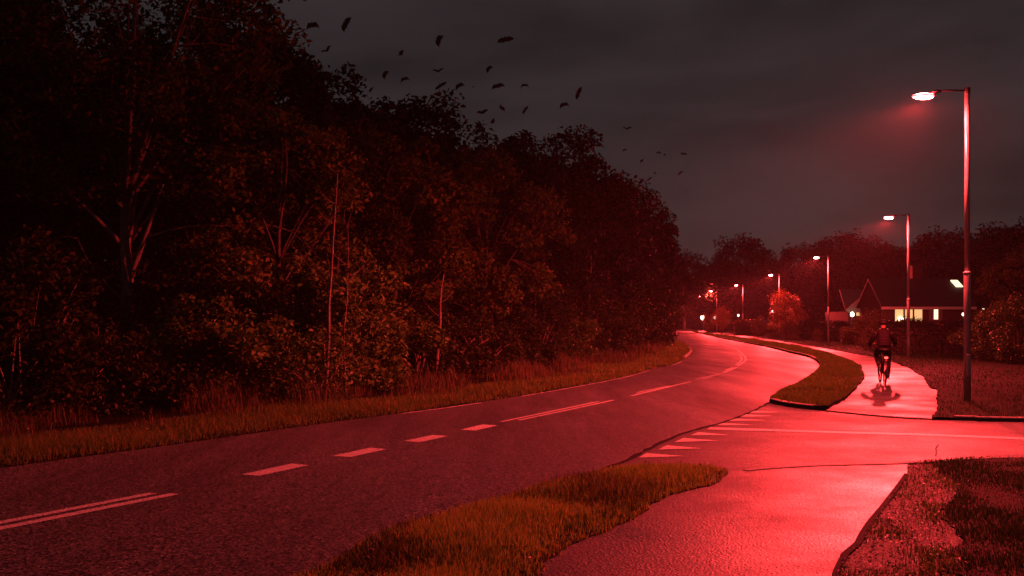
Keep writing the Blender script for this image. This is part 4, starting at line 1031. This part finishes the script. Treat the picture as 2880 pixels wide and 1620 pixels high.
def crank(s, ang):
    c = MB(); e = (s * .075, .44 + .17 * math.cos(ang), .29 + .17 * math.sin(ang)); c.tube([(s * .06, .44, .29), e], [.014, .011], 8)
    cc = c.build('crank', M['chrome'], bike); p_ = MB(); p_.box((s * .125, e[1], e[2]), (.09, .075, .022)); obj('pedal', p_.mesh('pedal'), M['rubber'], cc)
    r_ = MB()
    for dy in (-.042, .042): r_.box((s * .125, e[1] + dy, e[2]), (.05, .008, .014))
    obj('pedal_reflector', r_.mesh('pedal_reflector'), M['reflector'], cc); return e
AL = R(115); eL = crank(-1, AL); eR = crank(1, AL + math.pi)
cg = MB(); cg.lathe((.055, .44, .29), [(.09, -.004), (.09, .004)], 20, 'X'); cg.box((.055, .22, .30), (.02, .42, .09)); cg.build('chain_guard', M['bike'], bike)

man = empty('person', (bx, by, 0.016), head); tag(man, 'person in a burgundy padded jacket and dark trousers riding the bicycle, seen from behind', 'person')
# body: one continuous surface
S = Sk(); pel = S.p((0, .225, .98), (.09, .075)); sp1 = S.p((0, .235, 1.10), (.10, .08), pel); ch = S.p((0, .29, 1.26), (.10, .075), sp1); nk0 = S.p((0, .335, 1.385), (.065, .06), ch)
nk = S.p((0, .355, 1.44), .055, nk0); hd0 = S.p((0, .375, 1.50), (.070, .080), nk); hd1 = S.p((0, .385, 1.565), (.078, .095), hd0); hd2 = S.p((0, .38, 1.625), (.055, .07), hd1)
S.p((0, .475, 1.535), .017, hd1)                                       # nose
for s in (-1, 1): S.p((s * .088, .375, 1.545), (.014, .022), hd1)      # ears
for s in (-1, 1):
    sh = S.p((s * .165, .31, 1.315), .046, ch); el = S.chain([((s * .235, .34, 1.20), .047), ((s * .285, .42, 1.08), .042)], sh)
    wr = S.chain([((s * .30, .54, 1.03), .035), ((s * .302, .625, 1.01), .026)], el); pm_ = S.p((s * .300, .67, 1.012), (.032, .018), wr)
    for j, (dx, ln) in enumerate(((-.026, .9), (-.009, 1.0), (.009, .97), (.026, .8))):
        S.chain([((s * .296 + dx, .70, 1.018), .010), ((s * .294 + dx, .70 + .028 * ln, 1.012), .0095), ((s * .293 + dx, .70 + .030 * ln, .985), .009), ((s * .293 + dx, .70 + .008, .970), .008)], pm_)
    S.chain([((s * .300 - s * .038, .675, 1.0), .011), ((s * .300 - s * .045, .70, .985), .010)], pm_)
    hip = S.p((s * .09, .235, .93), .06, pel)
    e = eL if s < 0 else eR
    kn = (s * .145, .60, .755) if s < 0 else (s * .145, .55, .615)
    an = (s * .128, e[1] - .06, e[2] + .10)
    t = S.chain([(((s * .095 + kn[0]) / 2, (.22 + kn[1]) / 2 + .01, (.95 + kn[2]) / 2 + .02), .075), (kn, .056)], hip)
    c_ = S.chain([((kn[0] * .5 + an[0] * .5, (kn[1] + an[1]) / 2 - .02, (kn[2] + an[2]) / 2), .050), (an, .036)], t)
    S.chain([((s * .128, e[1] - .07, e[2] + .045), .034), ((s * .13, e[1] + .03, e[2] + .04), .034), ((s * .132, e[1] + .11, e[2] + .035), .024)], c_)
skinned('body', S.v, S.e, S.r, M['skin'], man)
# jacket (body of it) and dark sleeves
J = Sk(); a = J.p((0, .195, .93), (.175, .145)); c_ = J.chain([((0, .22, 1.04), (.180, .145)), ((0, .265, 1.18), (.19, .14)), ((0, .30, 1.30), (.165, .125))], a)
J.chain([((0, .335, 1.385), (.105, .095)), ((0, .352, 1.45), (.080, .082))], c_)
for s in (-1, 1): J.chain([((s * .12, .305, 1.325), .085), ((s * .185, .312, 1.305), .082)], c_)
jk = skinned('jacket', J.v, J.e, J.r, M['vest'], man)
for s in (-1, 1):
    A = Sk(); A.chain([((s * .17, .31, 1.325), .082), ((s * .225, .325, 1.23), .076), ((s * .288, .41, 1.09), .062), ((s * .302, .53, 1.035), .052), ((s * .303, .61, 1.012), .042)])
    sl_ = skinned('sleeve', A.v, A.e, A.r, M['black_cloth'], man)
    rfm = MB(); rfm.box((s * .09, .245, 1.425), (.030, .02, .035)); bevelled(rfm.build('reflective_tab', M['reflector'], jk), .006)
T = Sk(); pe = T.p((0, .215, 1.0), (.135, .12)); pe = T.p((0, .205, .93), (.14, .125), pe)
for s in (-1, 1):
    e = eL if s < 0 else eR; kn = (s * .145, .60, .755) if s < 0 else (s * .145, .55, .615); an = (s * .128, e[1] - .065, e[2] + .085)
    T.chain([((s * .085, .235, .925), .105), (((s * .095 + kn[0]) / 2, (.22 + kn[1]) / 2 + .01, (.95 + kn[2]) / 2 + .01), .09), (kn, .072), ((kn[0] * .5 + an[0] * .5, (kn[1] + an[1]) / 2 - .015, (kn[2] + an[2]) / 2), .066), (an, .054)], pe)
skinned('trousers', T.v, T.e, T.r, M['black_cloth'], man)
for s in (-1, 1):
    e = eL if s < 0 else eR; K = Sk()
    K.chain([((s * .128, e[1] - .066, e[2] + .15), .046), ((s * .128, e[1] - .08, e[2] + .075), (.044, .046)), ((s * .128, e[1] - .03, e[2] + .055), (.044, .044)), ((s * .13, e[1] + .06, e[2] + .045), (.044, .034)), ((s * .132, e[1] + .125, e[2] + .038), (.034, .024))])
    skinned('shoe', K.v, K.e, K.r, M['shoe'], man)
hm = MB(); hm.lathe((0, .385, 1.575), [(.118, -.02), (.122, .0), (.115, .035), (.088, .068), (.045, .088), (.01, .094)], 20, sx=.88, sy=1.12)
for k in (-1, 0, 1): hm.tube([(k * .045, .27, 1.60), (k * .05, .33, 1.655), (k * .045, .40, 1.668)], [.010, .012, .010], 6)
hm.build('helmet', M['helmet'], man)
st = MB()
for s in (-1, 1): st.tube([(s * .098, .375, 1.56), (s * .08, .40, 1.48), (0, .43, 1.445)], .006, 6)
st.build('helmet_strap', M['reflector'], man)

# ------------------------------------------------------------------ bats
M['bat'] = simple('bat_skin', (0.012, 0.011, 0.012), 0.8)
def bat_mesh(dl, dr, ul=None, ur=None, sweep=.1, chord=1.0):
    """dl/dr: arm angle of each wing in degrees (0 flat, + raised); ul/ur: angle of the outer wing; span about 1"""
    mb = MB()
    mb.lathe((0, 0, 0), [(.006, -.17), (.030, -.12), (.048, -.03), (.050, .05), (.040, .10), (.042, .135), (.034, .165), (.010, .19)], 10, 'Y')
    for s in (-1, 1): mb.add([(s * .012, .165, .025), (s * .040, .165, .022), (s * .034, .172, .072), (s * .022, .150, .030)], [(0, 1, 2), (0, 3, 2), (1, 3, 2), (0, 1, 3)])
    for s, a, b in ((-1, dl, ul), (1, dr, ur)):
        a = R(a); b = R(b) if b is not None else a * .4
        arm = .21; hand = .31
        w = Vector((s * arm * math.cos(a), 0, arm * math.sin(a))); t = w + Vector((s * hand * math.cos(b), 0, hand * math.sin(b)))
        def on(f):  # point along the wing, 0..1 arm then 1..2 hand
            return w * f if f <= 1 else w + (t - w) * (f - 1)
        lead = [(0, .06), (.5, .10), (1.0, .13), (1.4, .09), (1.75, .02), (2.0, -.07 - sweep)]
        trail = [(0, -.13), (.35, -.09), (.62, -.155), (.85, -.10), (1.05, -.16), (1.3, -.09), (1.55, -.12), (1.8, -.085), (2.0, -.07 - sweep)]
        fr_ = [0, .2, .35, .5, .62, .75, .85, .95, 1.05, 1.18, 1.3, 1.42, 1.55, 1.68, 1.8, 1.9, 2.0]
        lx, ly = zip(*lead); tx, ty = zip(*trail); v = []
        for f in fr_:
            p = on(f); y0 = np.interp(f, lx, ly); y1 = np.interp(f, tx, ty) * chord * 1.75
            v += [(p.x, y0, p.z + .006), (p.x, (y0 + y1) / 2, p.z + .022 * math.sin(math.pi * min(f, 1.9) / 2)), (p.x, y1, p.z)]
        q = []
        for k in range(len(fr_) - 1):
            for j in range(2): q.append((k * 3 + j, k * 3 + j + 1, k * 3 + 4 + j, k * 3 + 3 + j))
        mb.add(v, q, True)
        mb.tube([(0, .07, 0), on(.5) + Vector((0, .10, 0)), on(1) + Vector((0, .13, 0)), on(1.4) + Vector((0, .09, 0)), on(1.75) + Vector((0, .02, 0))], [.018, .014, .012, .009, .004], 5)
    me = mb.mesh('bat'); me.materials.append(M['bat']); return me
BAT = {'flat': bat_mesh(8, 8, -12, -12), 'vee': bat_mesh(42, 42, 22, 22), 'arch': bat_mesh(10, 10, -55, -55), 'droop': bat_mesh(-15, -15, -50, -50),
       'fold': bat_mesh(60, 15, 70, -35, .05), 'glide': bat_mesh(-4, -4, 4, 4, .02, .8), 'gull': bat_mesh(25, 25, -20, -20), 'half': bat_mesh(70, 5, 75, 0, .05)}
# x, y, span in px of the 2880 frame, pose, roll, pitch, yaw, label
bats = [(878, 69, 46, 'arch', -10, 50, 20, 'bat nearest the big crown edge, wings spread in a low arch'), (971, 66, 44, 'flat', 48, 60, 15, 'bat with wings tilted steeply up to one side, top of the flock'),
        (919, 143, 36, 'vee', 25, 20, 20, 'bat in a vee just below the arched bat by the big crown'), (984, 184, 34, 'half', 0, 25, 0, 'bat with one wing straight up, low over the spiky treetop'),
        (1082, 206, 32, 'droop', 20, 50, 40, 'bat with both wings hanging, left of the twin treetop bats'), (1127, 154, 36, 'fold', 60, 40, 30, 'bat with folded wings in the gap below the high pair'),
        (1138, 221, 34, 'arch', 8, 30, 10, 'bat arched like a horseshoe close above the twin treetops'), (1233, 109, 42, 'droop', 28, 60, 40, 'large bat diving with its wings hooked, high in the middle'),
        (1233, 201, 34, 'vee', 8, 15, 0, 'bat in a wide shallow vee under the large hooked bat'), (1239, 240, 38, 'glide', 26, 30, 10, 'bat gliding on a slant, left of the bat bent like a bow'),
        (1292, 239, 36, 'arch', 10, 40, 20, 'bat bent like a bow beside the slanting glider'), (1331, 245, 12, 'fold', 0, 20, 90, 'tiny blurred bat between the bow shaped bat and the flat one'),
        (1375, 190, 30, 'droop', 15, 45, 30, 'bat with hanging wings alone above the flat winged bat'), (1400, 241, 38, 'gull', 10, 40, 5, 'bat with flat gull wings over the treetop dip'),
        (1421, 110, 46, 'glide', -22, 65, 35, 'largest bat, broad pointed wings, highest at the right of the flock'), (1476, 239, 30, 'arch', 0, 20, 5, 'small arched bat right of the flat gull winged bat'),
        (1626, 261, 36, 'glide', 68, 50, 0, 'bat flying banked on edge, alone in open sky'), (1587, 293, 36, 'arch', 5, 30, 10, 'faint arched bat beneath the banked bat'),
        (1357, 317, 36, 'vee', 10, 25, 5, 'bat with ragged raised wings just over the treetop dip'), (1409, 302, 30, 'fold', -40, 40, 20, 'bat with bent wings above the broad treetop dome'),
        (1476, 309, 28, 'glide', 32, 30, 30, 'bat slanting low over the broad treetop dome'), (1325, 355, 22, 'fold', 30, 10, 60, 'left one of two bats low in the treetop dip'),
        (1347, 355, 24, 'glide', 2, 15, 10, 'right one of two bats low in the treetop dip'), (1384, 346, 28, 'half', 40, 40, 40, 'bat settling at the top of a twig by the treetop dip'),
        (1763, 363, 28, 'vee', 0, 10, 5, 'faint thin bat in a vee above the lower flock'), (1757, 421, 18, 'arch', 10, 20, 10, 'small arched bat nearest the falling skyline'),
        (1805, 451, 18, 'arch', 18, 25, 20, 'small arched bat in the middle of the lower flock'), (1854, 428, 17, 'droop', -30, 30, 20, 'upper one of two small bats almost touching'),
        (1868, 437, 15, 'fold', 40, 30, 30, 'lower one of two small bats almost touching'), (1923, 432, 18, 'glide', -22, 40, 20, 'small bat farthest out over the far trees'),
        (1913, 486, 18, 'glide', 30, 30, 10, 'small slanting bat under the farthest out bat'), (1840, 485, 16, 'fold', -45, 30, 20, 'small bat with bent wings in the lower flock'),
        (1826, 503, 17, 'glide', 30, 25, 10, 'small slanting bat close to the ragged treetop'), (1801, 511, 20, 'half', 20, 45, 45, 'small bat almost touching the ragged treetop'),
        (1928, 536, 9, 'glide', 0, 10, 0, 'faintest speck of a bat, lowest over the far trees')]
for x, y, px, pose, roll, pit, yaw, lab in bats:
    span = 0.80 if px > 24 else .62
    d = span * FPX / px / 1.0
    d = min(d, 75); s = 1.02 * px * d / FPX
    o = obj('bat', BAT[pose]); o.location = at(x, y, d); o.scale = (s, s, s)
    o.rotation_euler = (Matrix.Rotation(R(-roll), 4, 'Y') @ Matrix.Rotation(R(min(82, pit + 28)), 4, 'X') @ Matrix.Rotation(R(yaw), 4, 'Z')).to_euler()
    tag(o, lab, 'bat', 'bats flying over the wood')

# ------------------------------------------------------------------ air
hz = MB(); hz.box((20, 190, 8.4), (700, 440, 19.0)); haze = hz.build('haze', None)
hm_ = bpy.data.materials.new('haze_air'); hm_.use_nodes = True; hm_.node_tree.nodes.clear()
ho = hm_.node_tree.nodes.new('ShaderNodeOutputMaterial'); hv = hm_.node_tree.nodes.new('ShaderNodeVolumePrincipled')
hv.inputs['Color'].default_value = (0.9, 0.9, 0.9, 1); hv.inputs['Density'].default_value = HAZE; hv.inputs['Anisotropy'].default_value = 0.0
hm_.node_tree.links.new(hv.outputs[0], ho.inputs['Volume']); haze.data.materials.append(hm_); haze['kind'] = 'stuff'
